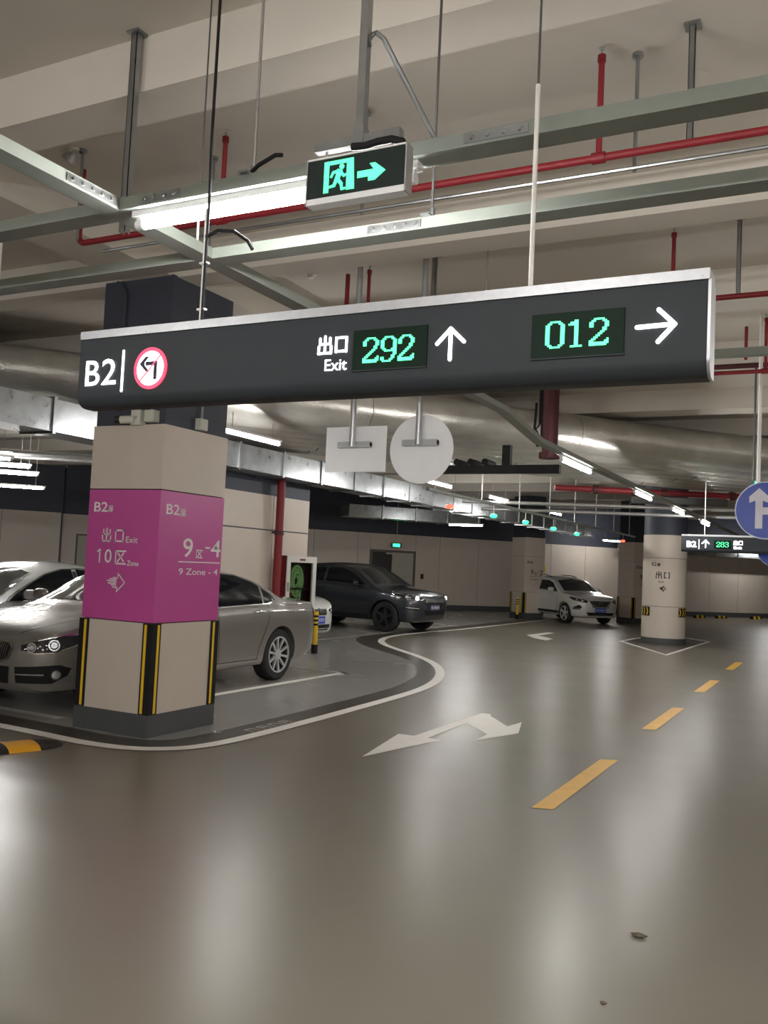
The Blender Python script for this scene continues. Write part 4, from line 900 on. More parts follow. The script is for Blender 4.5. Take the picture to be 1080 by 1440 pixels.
def make_body(sp):
    L = sp['L']; top = pchip(sp['top']); belt = pchip(sp['belt']); bot = pchip(sp['bot']); wid = pchip(sp['w']); crown = pchip(sp['crown']); tum = sp['tumble']
    xs = sorted(set([0,.02,.05,.09,.14,.2,.28,.38]+[.5+(L-1.0)*i/44 for i in range(45)]+[L-.4,L-.3,L-.22,L-.15,L-.1,L-.06,L-.03,L-.012,L]))
    rings = []
    for x in xs:
        W = wid(x); zb = bot(x); zl = belt(x); zt = max(top(x), zl+.012); cr = crown(x)
        zc = max(zl+.004, zt-cr); wb = W*.955; wc = wb-tum*(zc-zl)*(1.0 if zc-zl > .1 else .6)
        H = zl-zb
        half = [(0,zb),(W*.5,zb),(W*.82,zb+.005),(W*.93,zb+.035),(W*.968,zb+.09),(W*.985,zb+.16*H+.05),(W*.997,zb+.42*H),(W,zb+.6*H),(W*.998,zb+.74*H),(W*.985,zb+.88*H),(W*.972,zl-.02),(wb,zl)]
        for k in (.2,.4,.6,.8): 
            bulge = .018*math.sin(math.pi*k)*min(1,(zc-zl)/.3)
            half.append((wb+(wc-wb)*k+bulge, zl+(zc-zl)*k))
        half += [(wc, zc)]
        for k in (.12,.3,.5,.7,.86): half.append((wc*(1-k), zc+(zt-zc)*(1-(1-k)**2.2)))
        half.append((0, zt))
        ring = half+[(-y, z) for y, z in half[-2:0:-1]]
        rings.append([(x, y, z) for y, z in ring])
    n = len(rings[0]); vs_ = [p for r in rings for p in r]; fs = []
    for a in range(len(rings)-1):
        for i in range(n): fs.append((a*n+i, a*n+(i+1)%n, (a+1)*n+(i+1)%n, (a+1)*n+i))
    fs.append(tuple(range(n-1,-1,-1))); fs.append(tuple(range((len(rings)-1)*n, len(rings)*n)))
    me = bpy.data.meshes.new('body'); me.from_pydata(vs_, [], fs); me.update()
    bm = bmesh.new(); bm.from_mesh(me); bmesh.ops.recalc_face_normals(bm, faces=bm.faces); bm.to_mesh(me); bm.free()
    # wheel wells: boolean difference
    ob = bpy.data.objects.new('tmp', me); COL.objects.link(ob)
    cut = MB()
    for ax in sp['axles']:
        for s in (-1, 1): cut.cyl((ax, s*(max(p[1] for p in sp['w'])-.30), sp['wr']), (ax, s*(max(p[1] for p in sp['w'])+.2), sp['wr']), sp['arch'], 40)
    co = cut.build('cut', M_black)
    md = ob.modifiers.new('b', 'BOOLEAN'); md.operation = 'DIFFERENCE'; md.object = co; md.solver = 'EXACT'
    dg = bpy.context.evaluated_depsgraph_get(); dg.update()
    res = bpy.data.meshes.new_from_object(ob.evaluated_get(dg))
    bpy.data.objects.remove(ob); bpy.data.objects.remove(co)
    res.name = 'body'
    return res

class Car:
    def __init__(s, sp, loc, rz, label, paint, name):
        s.sp = sp; s.root = tag(empty(name, loc, rz), label, 'car')
        s.off = Vector((-sp['L']/2, 0, 0))
        me = make_body(sp); me.transform(Matrix.Translation(s.off))
        s.body = link('body', me, paint, s.root, 32)
        s.bvh = BVHTree.FromPolygons([v.co[:] for v in me.vertices], [tuple(p.vertices) for p in me.polygons])
    def hit(s, p, d):
        p = Vector(p)+s.off; d = Vector(d).normalized()
        r = s.bvh.ray_cast(p+d*14, -d)
        return (r[0], r[1]) if r[0] is not None else (None, None)
    def decal(s, name, pts, d, m, off=.004, step=.05, parent=None, mirror=False, thick=0.0):
        """lay a polygon (points in car space) onto the body surface, seen along d"""
        for sg in ((1,-1) if mirror else (1,)):
            dd = Vector((d[0], d[1]*sg, d[2])).normalized()
            P = [Vector((p[0], p[1]*sg, p[2])) for p in pts]
            u = dd.cross(UZ).normalized() if abs(dd.z) < .95 else Vector((0,1,0)); v = u.cross(dd).normalized()
            bm = bmesh.new()
            f = bm.faces.new([bm.verts.new((p.dot(u), p.dot(v), 0)) for p in P])
            for ax in (0, 1):
                lo = min(x.co[ax] for x in bm.verts); hi = max(x.co[ax] for x in bm.verts); k = lo+step
                while k < hi-step*.3:
                    co = [0,0,0]; co[ax] = k; no = [0,0,0]; no[ax] = 1
                    bmesh.ops.bisect_plane(bm, geom=bm.verts[:]+bm.edges[:]+bm.faces[:], plane_co=co, plane_no=no); k += step
            bmesh.ops.triangulate(bm, faces=bm.faces[:])
            bad = []
            for x in bm.verts:
                p = u*x.co.x+v*x.co.y; h, n = s.hit(p, dd)
                if h is None: bad.append(x); continue
                if n.dot(dd) < 0: n = -n
                x.co = h+n*off
            if bad: bmesh.ops.delete(bm, geom=bad, context='VERTS')
            me = bpy.data.meshes.new(name); bm.to_mesh(me); bm.free()
            if len(me.polygons) and me.polygons[0].normal.dot(dd) < 0: me.flip_normals()
            o = link(name, me, m, parent or s.root, 60)
        return o
    def line(s, name, pts, d, w_, m, off=.005, parent=None, mirror=False, closed=False, step=.06):
        """thin strip along a polyline on the body"""
        for sg in ((1,-1) if mirror else (1,)):
            dd = Vector((d[0], d[1]*sg, d[2])).normalized(); P = [Vector((p[0], p[1]*sg, p[2])) for p in pts]
            Q = []
            for i in range(len(P) if closed else len(P)-1):
                a, b = P[i], P[(i+1)%len(P)]; n = max(1, int((b-a).length/step))
                Q += [a.lerp(b, k/n) for k in range(n)]
            if not closed: Q.append(P[-1])
            n = len(Q); A = []; B = []
            for i in range(n):
                a = Q[(i-1)%n] if (closed or i > 0) else Q[i]; b = Q[(i+1)%n] if (closed or i < n-1) else Q[i]
                t_ = (b-a).normalized(); sd = t_.cross(dd).normalized()*w_/2
                for arr, p in ((A, Q[i]+sd), (B, Q[i]-sd)):
                    h, nn = s.hit(p, dd)
                    if h is None: h = p+s.off; nn = dd
                    if nn.dot(dd) < 0: nn = -nn
                    arr.append(h+nn*off)
            fs = [(i, (i+1)%n, n+(i+1)%n, n+i) for i in range(n if closed else n-1)]
            o = MB().add(A+B, fs).build(name, m, parent or s.root, fix=False)
        return o
    def disc(s, name, c, d, r, m, off=.006, parent=None, mirror=False, ring=0.0):
        for sg in ((1,-1) if mirror else (1,)):
            dd = Vector((d[0], d[1]*sg, d[2])).normalized(); h, n = s.hit((c[0], c[1]*sg, c[2]), dd)
            if h is None: continue
            mb = MB()
            if ring: mb.lathe([(r,-.02),(r,off),(r-ring,off),(r-ring,-.02)], h, n, 20, closed=True)
            else: mb.cyl(h-n*.02, h+n*off, r, 18)
            o = mb.build(name, m, parent or s.root, smooth=40)
        return o
    def wheels(s, spokes=5, rim=None, double=True, tw=.225, face=None):
        sp = s.sp; R_ = sp['wr']; W = max(p[1] for p in sp['w'])-.025
        for ax in sp['axles']:
            for sg in (1, -1):
                c = Vector((ax, sg*W, R_))+s.off; d = Vector((0, sg, 0))
                prof = [(R_*.66,-tw),(R_*.9,-tw),(R_*.985,-tw+.025),(R_,-tw+.06),(R_,-.06),(R_*.985,-.025),(R_*.91,-.002),(R_*.7,-.006),(R_*.66,-.03)]
                t = MB().lathe(prof, c, d, 36, closed=True).build('wheel', M_tire, s.root, smooth=40)
                rm = rim or M_rim
                MB().lathe([(R_*.67,-tw+.02),(R_*.71,-.012),(R_*.67,-.004),(R_*.63,-.02),(R_*.60,-tw*.6),(0,-tw*.62)], c, d, 32).build('rim_barrel', M_rimd, t, smooth=40)
                MB().lathe([(R_*.70,-.012),(R_*.70,-.001),(R_*.64,-.002),(R_*.63,-.03),(R_*.66,-.03)], c, d, 36, closed=True).build('rim_lip', rm, t, smooth=40)
                mb = MB()
                for k in range(spokes):
                    for dl in ((-.13,.13) if double else (0,)):
                        a = 2*math.pi*k/spokes+.2+dl; a2 = 2*math.pi*k/spokes+.2+dl*.35
                        rr = Vector((math.cos(a),0,math.sin(a))); r0 = Vector((math.cos(a2),0,math.sin(a2))); tt = Vector((-math.sin(a),0,math.cos(a)))
                        w0, w1 = (.02,.016) if double else ((.013,.017) if spokes > 6 else (.032,.03))
                        p0 = c+r0*R_*.14; p1 = c+rr*R_*.655
                        mb.add([p0-tt*w0-d*.055, p0+tt*w0-d*.055, p1+tt*w1-d*.03, p1-tt*w1-d*.03, p0-tt*w0-d*.02, p0+tt*w0-d*.02, p1+tt*w1-d*.006, p1-tt*w1-d*.006], [(0,3,2,1),(4,5,6,7),(0,1,5,4),(1,2,6,5),(2,3,7,6),(3,0,4,7)])
                mb.build('spokes', rm, t)
                MB().cyl(c-d*.06, c-d*.012, R_*.2, 20).build('hub_cap', rm, t, smooth=40)
    def mirrors(s, x, z, m, y=None):
        W = y or max(p[1] for p in s.sp['w'])
        for sg in (1, -1):
            bm = bmesh.new(); bmesh.ops.create_uvsphere(bm, u_segments=16, v_segments=10, radius=1)
            for v in bm.verts:
                q = v.co; q.x = math.copysign(abs(q.x)**.7, q.x)*.06*(1 if q.x > 0 else .75); q.y = math.copysign(abs(q.y)**.75, q.y)*.115; q.z = math.copysign(abs(q.z)**.75, q.z)*.07
            bmesh.ops.translate(bm, verts=bm.verts, vec=Vector((x, sg*(W+.085), z))+s.off)
            me = bpy.data.meshes.new('mirror'); bm.to_mesh(me); bm.free(); o = link('mirror', me, m, s.root, 50)
            MB().cyl(Vector((x+.01, sg*(W-.06), z-.05))+s.off, Vector((x, sg*(W+.04), z-.02))+s.off, .022, 10).build('mirror_arm', M_blackg, o, smooth=40)
            MB().box(x+s.off.x-.05, x+s.off.x-.046, min(sg*(W+.0), sg*(W+.17)), max(sg*(W+.0), sg*(W+.17)), z-.05, z+.05).build('mirror_glass', M_glass, o)
    def handle(s, x, z, m):
        for sg in (1, -1):
            h, n = s.hit((x, sg, z), (0, sg, 0))
            if h is None: continue
            MB().tube([h+Vector((-.1,0,0))+n*.002, h+Vector((-.08,0,0))+n*.03, h+Vector((.06,0,.003))+n*.034, h+Vector((.1,0,.003))+n*.002], .013, 8).build('door_handle', m, s.root, smooth=50)
    def plate(s, x, z, m=None):
        h, n = s.hit((x, 0, z), (1,0,0)); n = Vector((1,0,0))
        o = MB().obox(h, UY, UZ, n, -.22, .22, -.07, .07, -.03, .014).build('number_plate', m or M_plate, s.root)
        mk = MB()
        for i in range(7):
            x0 = -.185+.053*i+(.02 if i > 1 else 0); mk.obox(h, UY, UZ, n, x0, x0+.008, -.035, .035, .014, .0155); mk.obox(h, UY, UZ, n, x0+.022, x0+.03, -.035, .035, .014, .0155); mk.obox(h, UY, UZ, n, x0, x0+.03, (-.004 if i%2 else .027), (.004 if i%2 else .035), .014, .0155)
        mk.build('plate_characters', M_white, o)['kind'] = 'stuff'

SEDAN = dict(L=5.05, wr=.345, arch=.382, axles=(1.11,4.22), tumble=.44,
  top=[(0,.84),(.03,.96),(.1,1.04),(.3,1.09),(.75,1.12),(.98,1.16),(1.35,1.325),(1.8,1.45),(2.3,1.495),(2.75,1.48),(3.1,1.40),(3.5,1.18),(3.82,1.015),(4.0,.985),(4.4,.93),(4.75,.85),(4.92,.775),(5.0,.70),(5.05,.60)],
  belt=[(0,.78),(.08,.93),(.4,.985),(1.2,.99),(2.4,.965),(3.4,.94),(3.8,.93),(4.3,.875),(4.7,.79),(4.9,.715),(5.0,.64),(5.05,.55)],
  bot=[(0,.46),(.06,.34),(.3,.26),(.8,.21),(4.4,.2),(4.85,.19),(5.0,.22),(5.05,.30)],
  w=[(0,.62),(.04,.74),(.14,.83),(.4,.895),(1.1,.93),(2.5,.925),(3.6,.93),(4.25,.925),(4.6,.885),(4.8,.815),(4.93,.72),(5.0,.62),(5.05,.48)],
  crown=[(0,.06),(.8,.07),(1.1,.10),(1.8,.085),(2.6,.08),(3.2,.10),(3.7,.08),(4.0,.06),(4.6,.05),(5.05,.03)])
DLO = [(1.2,1.06),(1.3,1.15),(1.6,1.295),(1.95,1.385),(2.35,1.41),(2.7,1.395),(3.0,1.325),(3.3,1.19),(3.62,1.025),(3.72,.965),(3.3,.97),(2.4,.995),(1.38,1.025)]

def sedan(loc, rz, label, paint, full, name='sedan_car'):
    c = Car(SEDAN, loc, rz, label, paint, name)
    S = (0,1,0); Fr = (1,0,0)
    pts = lambda P: [(x,.9,z) for x, z in P]
    # side glass in three pieces, chrome surround, pillar
    c.decal('side_window', pts([(2.52,1.40),(2.7,1.387),(3.0,1.317),(3.3,1.182),(3.6,1.025),(3.68,.975),(3.3,.978),(2.52,1.0)]), S, M_glass, mirror=True)
    c.decal('side_window', pts([(1.52,1.028),(1.52,1.25),(1.62,1.295),(1.95,1.377),(2.44,1.402),(2.44,1.003)]), S, M_glass, mirror=True)
    c.decal('side_window', pts([(1.23,1.066),(1.31,1.145),(1.475,1.227),(1.475,1.03),(1.4,1.033)]), S, M_glass, mirror=True)
    c.line('window_trim', pts(DLO), S, .014, M_chrome, .007, mirror=True, closed=True)
    c.line('window_pillar', pts([(2.48,1.37),(2.48,1.03)]), S, .06, M_blackg, .0045, mirror=True)
    c.decal('windscreen', [(3.5,y,z) for y, z in ((-.70,1.03),(-.3,1.045),(.3,1.045),(.70,1.03),(.60,1.33),(.3,1.395),(-.3,1.395),(-.60,1.33))], Fr, M_glass2, off=.005)
    c.decal('rear_window', [(1,y,z) for y, z in ((-.62,1.15),(.62,1.15),(.54,1.36),(-.54,1.36))], (-1,0,0), M_glass, off=.005)
    # door gaps, handles, crease, sill
    c.line('door_gap', pts([(3.62,.95),(3.66,.6),(3.6,.32)]), S, .009, M_seam, .003, mirror=True)
    c.line('door_gap', pts([(2.48,1.0),(2.46,.6),(2.44,.32)]), S, .009, M_seam, .003, mirror=True)
    c.line('door_gap', pts([(1.42,1.02),(1.40,.86),(1.52,.64),(1.62,.44),(1.64,.32)]), S, .009, M_seam, .003, mirror=True)
    c.line('sill_gap', pts([(1.6,.32),(3.62,.32)]), S, .008, M_seam, .003, mirror=True)
    c.line('body_crease', pts([(.45,.90),(1.4,.915),(2.5,.885),(3.6,.845),(4.1,.82)]), S, .012, paint, .008, mirror=True)
    c.handle(1.62, .925, M_chrome); c.handle(2.66, .895, M_chrome)
    c.mirrors(3.45, 1.06, paint)
    c.wheels(10, None, False)
    # tail lamp
    c.decal('tail_lamp', [(.02,.5,.93),(.05,.62,.96),(.16,.8,.93),(.22,.84,.9),(.18,.82,.82),(.1,.75,.78),(.03,.6,.77)], (-.8,.6,0), M_tail, off=.006, mirror=True)
    # bonnet shut lines
    c.line('bonnet_gap', [(3.86,.74,2),(4.4,.66,2),(4.75,.52,2),(4.92,.36,2)], (0,0,1), .01, M_seam, .003, mirror=True)
    c.line('bonnet_ridge', [(3.95,.5,2),(4.5,.4,2),(4.85,.3,2)], (0,0,1), .03, paint, .009, mirror=True)
    # headlamps
    hd_ = (.8,.6,0)
    hl = [(4.97,.47,.665),(4.9,.60,.715),(4.74,.78,.765),(4.5,.9,.79),(4.46,.9,.75),(4.66,.84,.665),(4.82,.74,.60),(4.93,.60,.59),(4.98,.48,.61)]
    for sg in (1,-1):
        P = [(x,y*sg,z) for x, y, z in hl]; D_ = (.8,.6*sg,0)
        o = c.decal('headlamp', P, D_, M_lens, off=.008)
        c.line('headlamp_rim', P, D_, .012, M_chrome if full else M_blackg, .011, parent=o, closed=True)
        for (x,y,z,r) in ((4.93,.565,.645,.048),(4.80,.72,.672,.055)):
            c.disc('lamp_ring', (x,y*sg,z), D_, r, M_lensw, .012, parent=o, ring=.013)
            c.disc('lamp_bulb', (x,y*sg,z), D_, r*.55, M_lensw, .011, parent=o)
    if full:
        # kidney grille
        for sg in (1,-1):
            K = [(5.04,.03,.66),(5.03,.14,.69),(5.0,.33,.68),(4.99,.395,.63),(5.0,.37,.54),(5.02,.30,.50),(5.04,.10,.495),(5.05,.035,.52)]
            P = [(x,y*sg,z) for x, y, z in K]
            o = c.decal('grille', P, Fr, M_blackg, off=.008)
            c.line('grille_frame', P, Fr, .022, M_chrome, .016, parent=o, closed=True)
            for i in range(10):
                y = .065+.03*i; z0 = .505+.012*(i > 5); z1 = .675
                c.line('grille_bar', [(5,y*sg,z0),(5,y*sg,z1)], Fr, .009, M_chrome, .02, parent=o)
            # lower side intakes with fog lamps
            o = c.decal('lower_intake', [(4.95,.40*sg,.455),(4.9,.62*sg,.47),(4.8,.80*sg,.485),(4.72,.86*sg,.45),(4.76,.85*sg,.38),(4.85,.76*sg,.305),(4.95,.42*sg,.30)], (.85,.52*sg,0), M_black, off=.006)
            c.line('intake_blade', [(4.95,.42*sg,.385),(4.86,.68*sg,.39)], (.85,.52*sg,0), .012, M_steel, .014, parent=o)
            c.disc('fog_lamp', (4.8,.76*sg,.39), (.8,.6*sg,0), .042, M_lensw, .014, parent=o); c.disc('fog_bezel', (4.8,.76*sg,.39), (.8,.6*sg,0), .056, M_blackg, .016, parent=o, ring=.013)
        c.decal('centre_intake', [(5,-.385,.45),(5,.385,.45),(5,.385,.29),(5,-.385,.29)], Fr, M_black, off=.006)
        c.plate(5, .47)
    else:
        o = c.decal('grille', [(5,-.4,.66),(5,.4,.66),(5,.34,.52),(5,-.34,.52)], Fr, M_blackg, off=.008)
        for z in (.55,.59,.63): c.line('grille_bar', [(5,-.36,z),(5,.36,z)], Fr, .014, M_chrome, .016, parent=o)
        c.decal('lower_intake', [(5,-.5,.40),(5,.5,.40),(5,.46,.29),(5,-.46,.29)], Fr, M_black, off=.006)
        c.plate(5, .46)
    return c
bmw = sedan((-7.59, 6.2+5.05/2, 0), -math.pi/2, 'bronze grey sedan parked nose out behind the purple banded pillar', M_bronze, True)
wht = sedan((-10.18, 6.55+5.05/2, 0), -math.pi/2, 'pearl white sedan parked on the far side of the bronze sedan', M_psilver, False); wht.root.scale = (1,1,.955)

# --- sport utility cars
SUVA = dict(L=4.37, wr=.365, arch=.41, axles=(.86,3.52), tumble=.40,
  top=[(0,.95),(.03,1.1),(.12,1.24),(.3,1.40),(.55,1.52),(1.0,1.575),(1.7,1.61),(2.2,1.60),(2.55,1.52),(2.95,1.30),(3.25,1.115),(3.45,1.075),(3.9,1.01),(4.2,.93),(4.32,.85),(4.37,.74)],
  belt=[(0,.9),(.08,1.05),(.4,1.13),(1.5,1.10),(2.6,1.05),(3.2,1.015),(3.7,.965),(4.1,.89),(4.28,.80),(4.37,.68)],
  bot=[(0,.5),(.06,.4),(.3,.32),(.7,.25),(3.8,.25),(4.15,.25),(4.3,.3),(4.37,.42)],
  w=[(0,.66),(.04,.78),(.15,.88),(.4,.94),(.9,.955),(2.2,.94),(3.5,.955),(3.9,.92),(4.15,.84),(4.28,.74),(4.37,.56)],
  crown=[(0,.05),(.6,.08),(1.7,.07),(2.4,.08),(2.9,.09),(3.2,.07),(3.5,.055),(4.37,.03)])
def suv(sp, loc, rz, label, paint, kind, name):
    c = Car(sp, loc, rz, label, paint, name); S = (0,1,0); Fr = (1,0,0); L = sp['L']
    pts = lambda P: [(x,.9,z) for x, z in P]
    if kind == 'grey':
        c.decal('side_window', pts([(1.72,1.47),(2.15,1.475),(2.45,1.40),(2.75,1.22),(2.95,1.09),(1.72,1.135)]), S, M_glass, mirror=True)
        c.decal('side_window', pts([(.85,1.42),(1.2,1.455),(1.64,1.47),(1.64,1.14),(.9,1.17)]), S, M_glass, mirror=True)
        c.decal('side_window', pts([(.40,1.31),(.6,1.38),(.78,1.41),(.82,1.175),(.5,1.2)]), S, M_glass, mirror=True)
        c.decal('windscreen', [(3,y,z) for y, z in ((-.72,1.13),(0,1.145),(.72,1.13),(.62,1.45),(0,1.53),(-.62,1.45))], Fr, M_glass2, off=.005)
        hl = [(4.24,.45,.86),(4.1,.70,.905),(3.85,.88,.93),(3.72,.93,.935),(3.8,.92,.88),(4.02,.84,.83),(4.18,.72,.80),(4.3,.5,.80)]
    else:
        c.decal('side_window', pts([(1.75,1.43),(2.2,1.42),(2.5,1.34),(2.8,1.15),(2.95,1.04),(1.75,1.07)]), S, M_glass, mirror=True)
        c.decal('side_window', pts([(.82,1.39),(1.2,1.425),(1.68,1.43),(1.68,1.075),(.85,1.10)]), S, M_glass, mirror=True)
        c.decal('side_window', pts([(.38,1.30),(.6,1.36),(.76,1.385),(.79,1.11),(.5,1.14)]), S, M_glass, mirror=True)
        c.decal('windscreen', [(3,y,z) for y, z in ((-.68,1.085),(0,1.10),(.68,1.085),(.58,1.43),(0,1.49),(-.58,1.43))], Fr, M_glass2, off=.005)
        hl = [(4.18,.44,.80),(4.05,.66,.865),(3.85,.82,.90),(3.7,.86,.91),(3.78,.85,.85),(3.98,.78,.79),(4.15,.60,.73),(4.2,.46,.74)]
    c.decal('rear_window', [(0,y,z) for y, z in ((-.6,1.2),(.6,1.2),(.52,1.42),(-.52,1.42))], (-1,0,0), M_glass, off=.005)
    c.line('window_trim', pts([(.4,1.14),(1.5,1.105),(2.9,1.045)]), S, .016, M_blackg if kind == 'grey' else M_chrome, .006, mirror=True)
    c.line('door_gap', pts([(2.95,1.02),(2.98,.6),(2.9,.36)]), S, .01, M_seam, .003, mirror=True)
    c.line('door_gap', pts([(1.7,1.08),(1.68,.6),(1.66,.36)]), S, .01, M_seam, .003, mirror=True)
    c.decal('sill_cladding', pts([(1.32,.30),(3.08,.30),(3.06,.40),(1.34,.40)]), S, M_black, mirror=True)
    for ax in sp['axles']:
        P = [(ax+(sp['arch']+.02)*math.cos(t), .9, sp['wr']+(sp['arch']+.02)*math.sin(t)) for t in [math.pi*(.02+.96*i/16) for i in range(17)]]
        c.line('arch_trim', P, S, .05, M_black, .008, mirror=True)
    c.handle(1.5, 1.0, paint); c.handle(2.72, .97, paint)
    c.mirrors(2.72, 1.12, M_blackg if kind == 'grey' else paint)
    c.wheels(5, M_rimd if kind == 'grey' else None, kind != 'grey')
    c.decal('tail_lamp', [(.05,.6,1.05),(.25,.9,1.03),(.4,.93,.98),(.3,.92,.88),(.06,.65,.88)], (-.6,.8,0), M_tail, off=.006, mirror=True)
    c.line('bonnet_gap', [(3.2,.78,2),(3.7,.74,2),(4.05,.6,2),(4.2,.4,2)], (0,0,1), .01, M_seam, .003, mirror=True)
    for sg in (1,-1):
        P = [(x,y*sg,z) for x, y, z in hl]; D_ = (.8,.6*sg,0)
        o = c.decal('headlamp', P, D_, M_lens, off=.008)
        c.line('headlamp_rim', P, D_, .012, M_chrome, .011, parent=o, closed=True)
        on = kind == 'grey'
        for (x,y,z,r) in ((4.15,.60,.84,.045),(3.98,.76,.865,.042)) if on else ((4.1,.6,.79,.04),(3.95,.72,.83,.036)):
            c.disc('lamp_bulb', (x,y*sg,z), D_, r, M_on if (on and r > .043) else M_lensw, .012, parent=o)
        if on:
            o = c.decal('fog_intake', [(4.2,.56*sg,.62),(4.0,.84*sg,.65),(3.98,.86*sg,.58),(4.2,.6*sg,.55)], (.8,.6*sg,0), M_black, off=.006)
            c.line('fog_trim', [(4.2,.58*sg,.60),(4.0,.82*sg,.62)], (.8,.6*sg,0), .02, M_lensw, .012, parent=o)
        else:
            o = c.decal('fog_intake', [(4.1,.60*sg,.60),(4.05,.68*sg,.66),(3.9,.80*sg,.58),(3.88,.82*sg,.50),(4.08,.64*sg,.51)], (.8,.6*sg,0), M_black, off=.006)
            c.line('fog_trim', [(4.1,.62*sg,.54),(3.92,.79*sg,.545)], (.8,.6*sg,0), .018, M_chrome, .012, parent=o)
    if kind == 'grey':
        o = c.decal('grille', [(4.3,-.46,.82),(4.3,.46,.82),(4.3,.42,.72),(4.3,-.42,.72)], Fr, M_blackg, off=.008)
        for z in (.745,.77,.795): c.line('grille_bar', [(4.3,-.43,z),(4.3,.43,z)], Fr, .01, M_steel, .014, parent=o)
        c.decal('lower_intake', [(4.3,-.5,.56),(4.3,.5,.56),(4.3,.46,.44),(4.3,-.46,.44)], Fr, M_black, off=.006)
        c.plate(4.4, .62, mat('plate_dim', srgb(80,84,110), .4))
    else:
        o = c.decal('grille', [(4.2,-.44,.80),(4.2,.44,.80),(4.2,.30,.58),(4.2,-.30,.58)], Fr, M_blackg, off=.007)
        for sg in (1,-1): c.line('grille_chrome', [(4.2,.42*sg,.79),(4.2,.24*sg,.60)], Fr, .05, M_chrome, .018, parent=o)
        c.line('grille_chrome', [(4.2,.25,.595),(4.2,-.25,.595)], Fr, .035, M_chrome, .018, parent=o)
        for z in (.66,.71,.76): c.line('grille_bar', [(4.2,-.26-(z-.6)*.6,z),(4.2,.26+(z-.6)*.6,z)], Fr, .01, M_steel, .012, parent=o)
        c.disc('emblem', (4.2,0,.72), Fr, .075, M_chrome, .03, parent=o, ring=.014)
        c.line('emblem_bar', [(4.2,-.085,.72),(4.2,.085,.72)], Fr, .026, M_chrome, .036, parent=o)
        c.decal('lower_intake', [(4.2,-.56,.42),(4.2,.56,.42),(4.2,.48,.33),(4.2,-.48,.33)], Fr, M_black, off=.006)
        c.line('skid_trim', [(4.2,-.5,.325),(4.2,.5,.325)], Fr, .03, M_chrome, .01)
        c.plate(4.3, .50)
        for sg in (1,-1):
            hts = [c.hit((x, .52*sg, 3), (0,0,1))[0] for x in (.55,.9,1.3,1.7,2.05)]
            MB().tube([h+UZ*(.01 if i in (0,4) else .05) for i, h in enumerate(hts)], .015, 8).build('roof_rail', M_blackg, c.root, smooth=50)
    return c
ang = math.radians(-6); nose = Vector((-8.75,19.95,0)); f_ = Vector((math.cos(ang), math.sin(ang), 0))
suv(SUVA, nose-f_*(4.37/2), ang, 'dark grey coupe-roofed sport utility with lit headlamps by the back wall', M_pgrey, 'grey', 'sport_utility_car')
SUVB = dict(L=4.3, wr=.345, arch=.39, axles=(.82,3.42), tumble=.36,
  top=[(0,.95),(.03,1.12),(.12,1.28),(.3,1.45),(.6,1.55),(1.2,1.60),(1.8,1.60),(2.25,1.56),(2.6,1.44),(2.95,1.24),(3.2,1.10),(3.4,1.06),(3.8,1.0),(4.1,.91),(4.24,.82),(4.3,.70)],
  belt=[(0,.9),(.08,1.0),(.4,1.06),(1.5,1.045),(2.6,1.01),(3.2,.985),(3.7,.93),(4.05,.86),(4.22,.77),(4.3,.66)],
  bot=[(0,.5),(.06,.38),(.3,.28),(.7,.24),(3.8,.23),(4.1,.23),(4.24,.26),(4.3,.36)],
  w=[(0,.62),(.04,.74),(.15,.83),(.4,.875),(.9,.89),(2.2,.88),(3.4,.89),(3.85,.855),(4.1,.77),(4.22,.67),(4.3,.52)],
  crown=[(0,.05),(.6,.08),(1.7,.07),(2.4,.08),(2.9,.09),(3.2,.07),(3.5,.055),(4.3,.03)])
ang = math.radians(-41); fa = Vector((-7.9,28.3,0)); f_ = Vector((math.cos(ang), math.sin(ang), 0)); lf = Vector((-f_.y, f_.x, 0))
ctr = fa+lf*.85-f_*(3.42-4.3/2)
cx5 = suv(SUVB, ctr, ang, 'white crossover with roof rails parked behind the column marked 9-2', M_pwhite, 'white', 'crossover_car'); cx5.root.scale = (.94,.94,.94)

# --- small white hatchback behind the sedan
HATCH = dict(L=4.0, wr=.31, arch=.35, axles=(.62,3.2), tumble=.38,
  top=[(0,.95),(.04,1.12),(.2,1.34),(.6,1.47),(1.3,1.51),(1.9,1.49),(2.3,1.38),(2.7,1.17),(2.95,1.02),(3.2,.98),(3.6,.91),(3.85,.82),(3.95,.73),(4.0,.62)],
  belt=[(0,.85),(.1,.95),(1.5,.97),(2.7,.93),(3.3,.88),(3.7,.80),(3.9,.70),(4.0,.56)],
  bot=[(0,.42),(.1,.3),(.6,.2),(3.6,.19),(3.9,.2),(4.0,.3)],
  w=[(0,.6),(.05,.74),(.3,.84),(1,.86),(3.1,.86),(3.55,.82),(3.8,.73),(3.93,.62),(4.0,.46)],
  crown=[(0,.05),(1.3,.07),(2.4,.08),(3,.06),(4,.03)])
c = Car(HATCH, (-9.02-2.0,15.0,0), 0, 'small white hatchback with blue plate peeking out behind the bronze sedan', M_pwhite, 'hatchback_car')
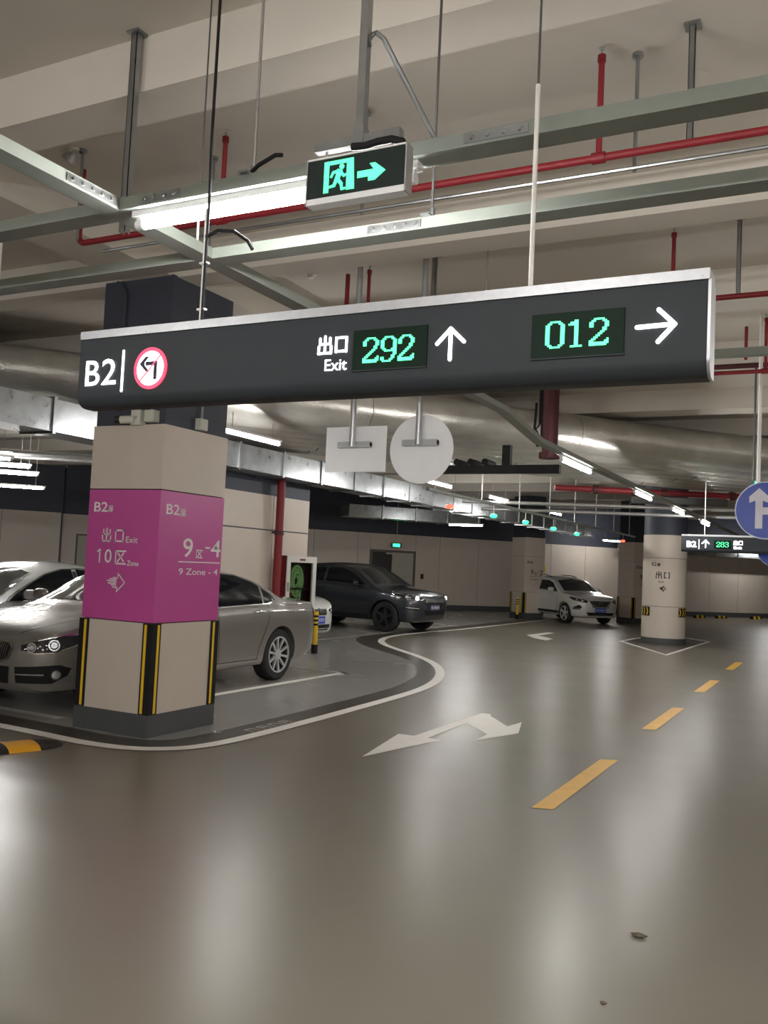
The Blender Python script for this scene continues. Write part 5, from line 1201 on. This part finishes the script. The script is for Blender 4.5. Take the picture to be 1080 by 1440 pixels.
pts = lambda P: [(x,.9,z) for x, z in P]
c.decal('side_window', pts([(1.4,1.38),(1.85,1.37),(2.2,1.27),(2.6,1.02),(1.4,1.02)]), (0,1,0), M_glass, mirror=True)
c.decal('side_window', pts([(.5,1.3),(.9,1.36),(1.33,1.38),(1.33,1.02),(.55,1.06)]), (0,1,0), M_glass, mirror=True)
c.decal('windscreen', [(3,y,z) for y, z in ((-.66,1.05),(.66,1.05),(.56,1.36),(0,1.41),(-.56,1.36))], (1,0,0), M_glass2, off=.005)
c.decal('rear_window', [(0,y,z) for y, z in ((-.55,1.1),(.55,1.1),(.48,1.34),(-.48,1.34))], (-1,0,0), M_glass, off=.005)
c.wheels(5, None, False); c.mirrors(2.45, 1.03, M_pwhite); c.handle(1.55, .9, M_pwhite)
for sg in (1,-1):
    P = [(3.95,.36*sg,.66),(3.86,.56*sg,.72),(3.62,.76*sg,.80),(3.45,.82*sg,.82),(3.55,.8*sg,.74),(3.8,.66*sg,.62),(3.93,.42*sg,.60)]
    o = c.decal('headlamp', P, (.8,.6*sg,0), M_lens, off=.008); c.line('headlamp_rim', P, (.8,.6*sg,0), .014, M_chrome, .011, parent=o, closed=True)
    c.disc('lamp_bulb', (3.78,.62*sg,.69), (.8,.6*sg,0), .04, M_lensw, .012, parent=o)
    c.decal('fog_intake', [(3.88,.55*sg,.42),(3.75,.7*sg,.44),(3.75,.7*sg,.34),(3.88,.55*sg,.34)], (.8,.6*sg,0), M_black, off=.006)
o = c.decal('grille', [(4,-.32,.68),(4,.32,.68),(4,.27,.56),(4,-.27,.56)], (1,0,0), M_blackg, off=.007)
for z in (.585,.62,.655): c.line('grille_bar', [(4,-.28,z),(4,.28,z)], (1,0,0), .012, M_chrome, .014, parent=o)
c.disc('emblem', (4,0,.655), (1,0,0), .045, M_chrome, .02, parent=o, ring=.01)
c.decal('lower_intake', [(4,-.42,.38),(4,.42,.38),(4,.38,.27),(4,-.38,.27)], (1,0,0), M_black, off=.006)
c.plate(4, .47)
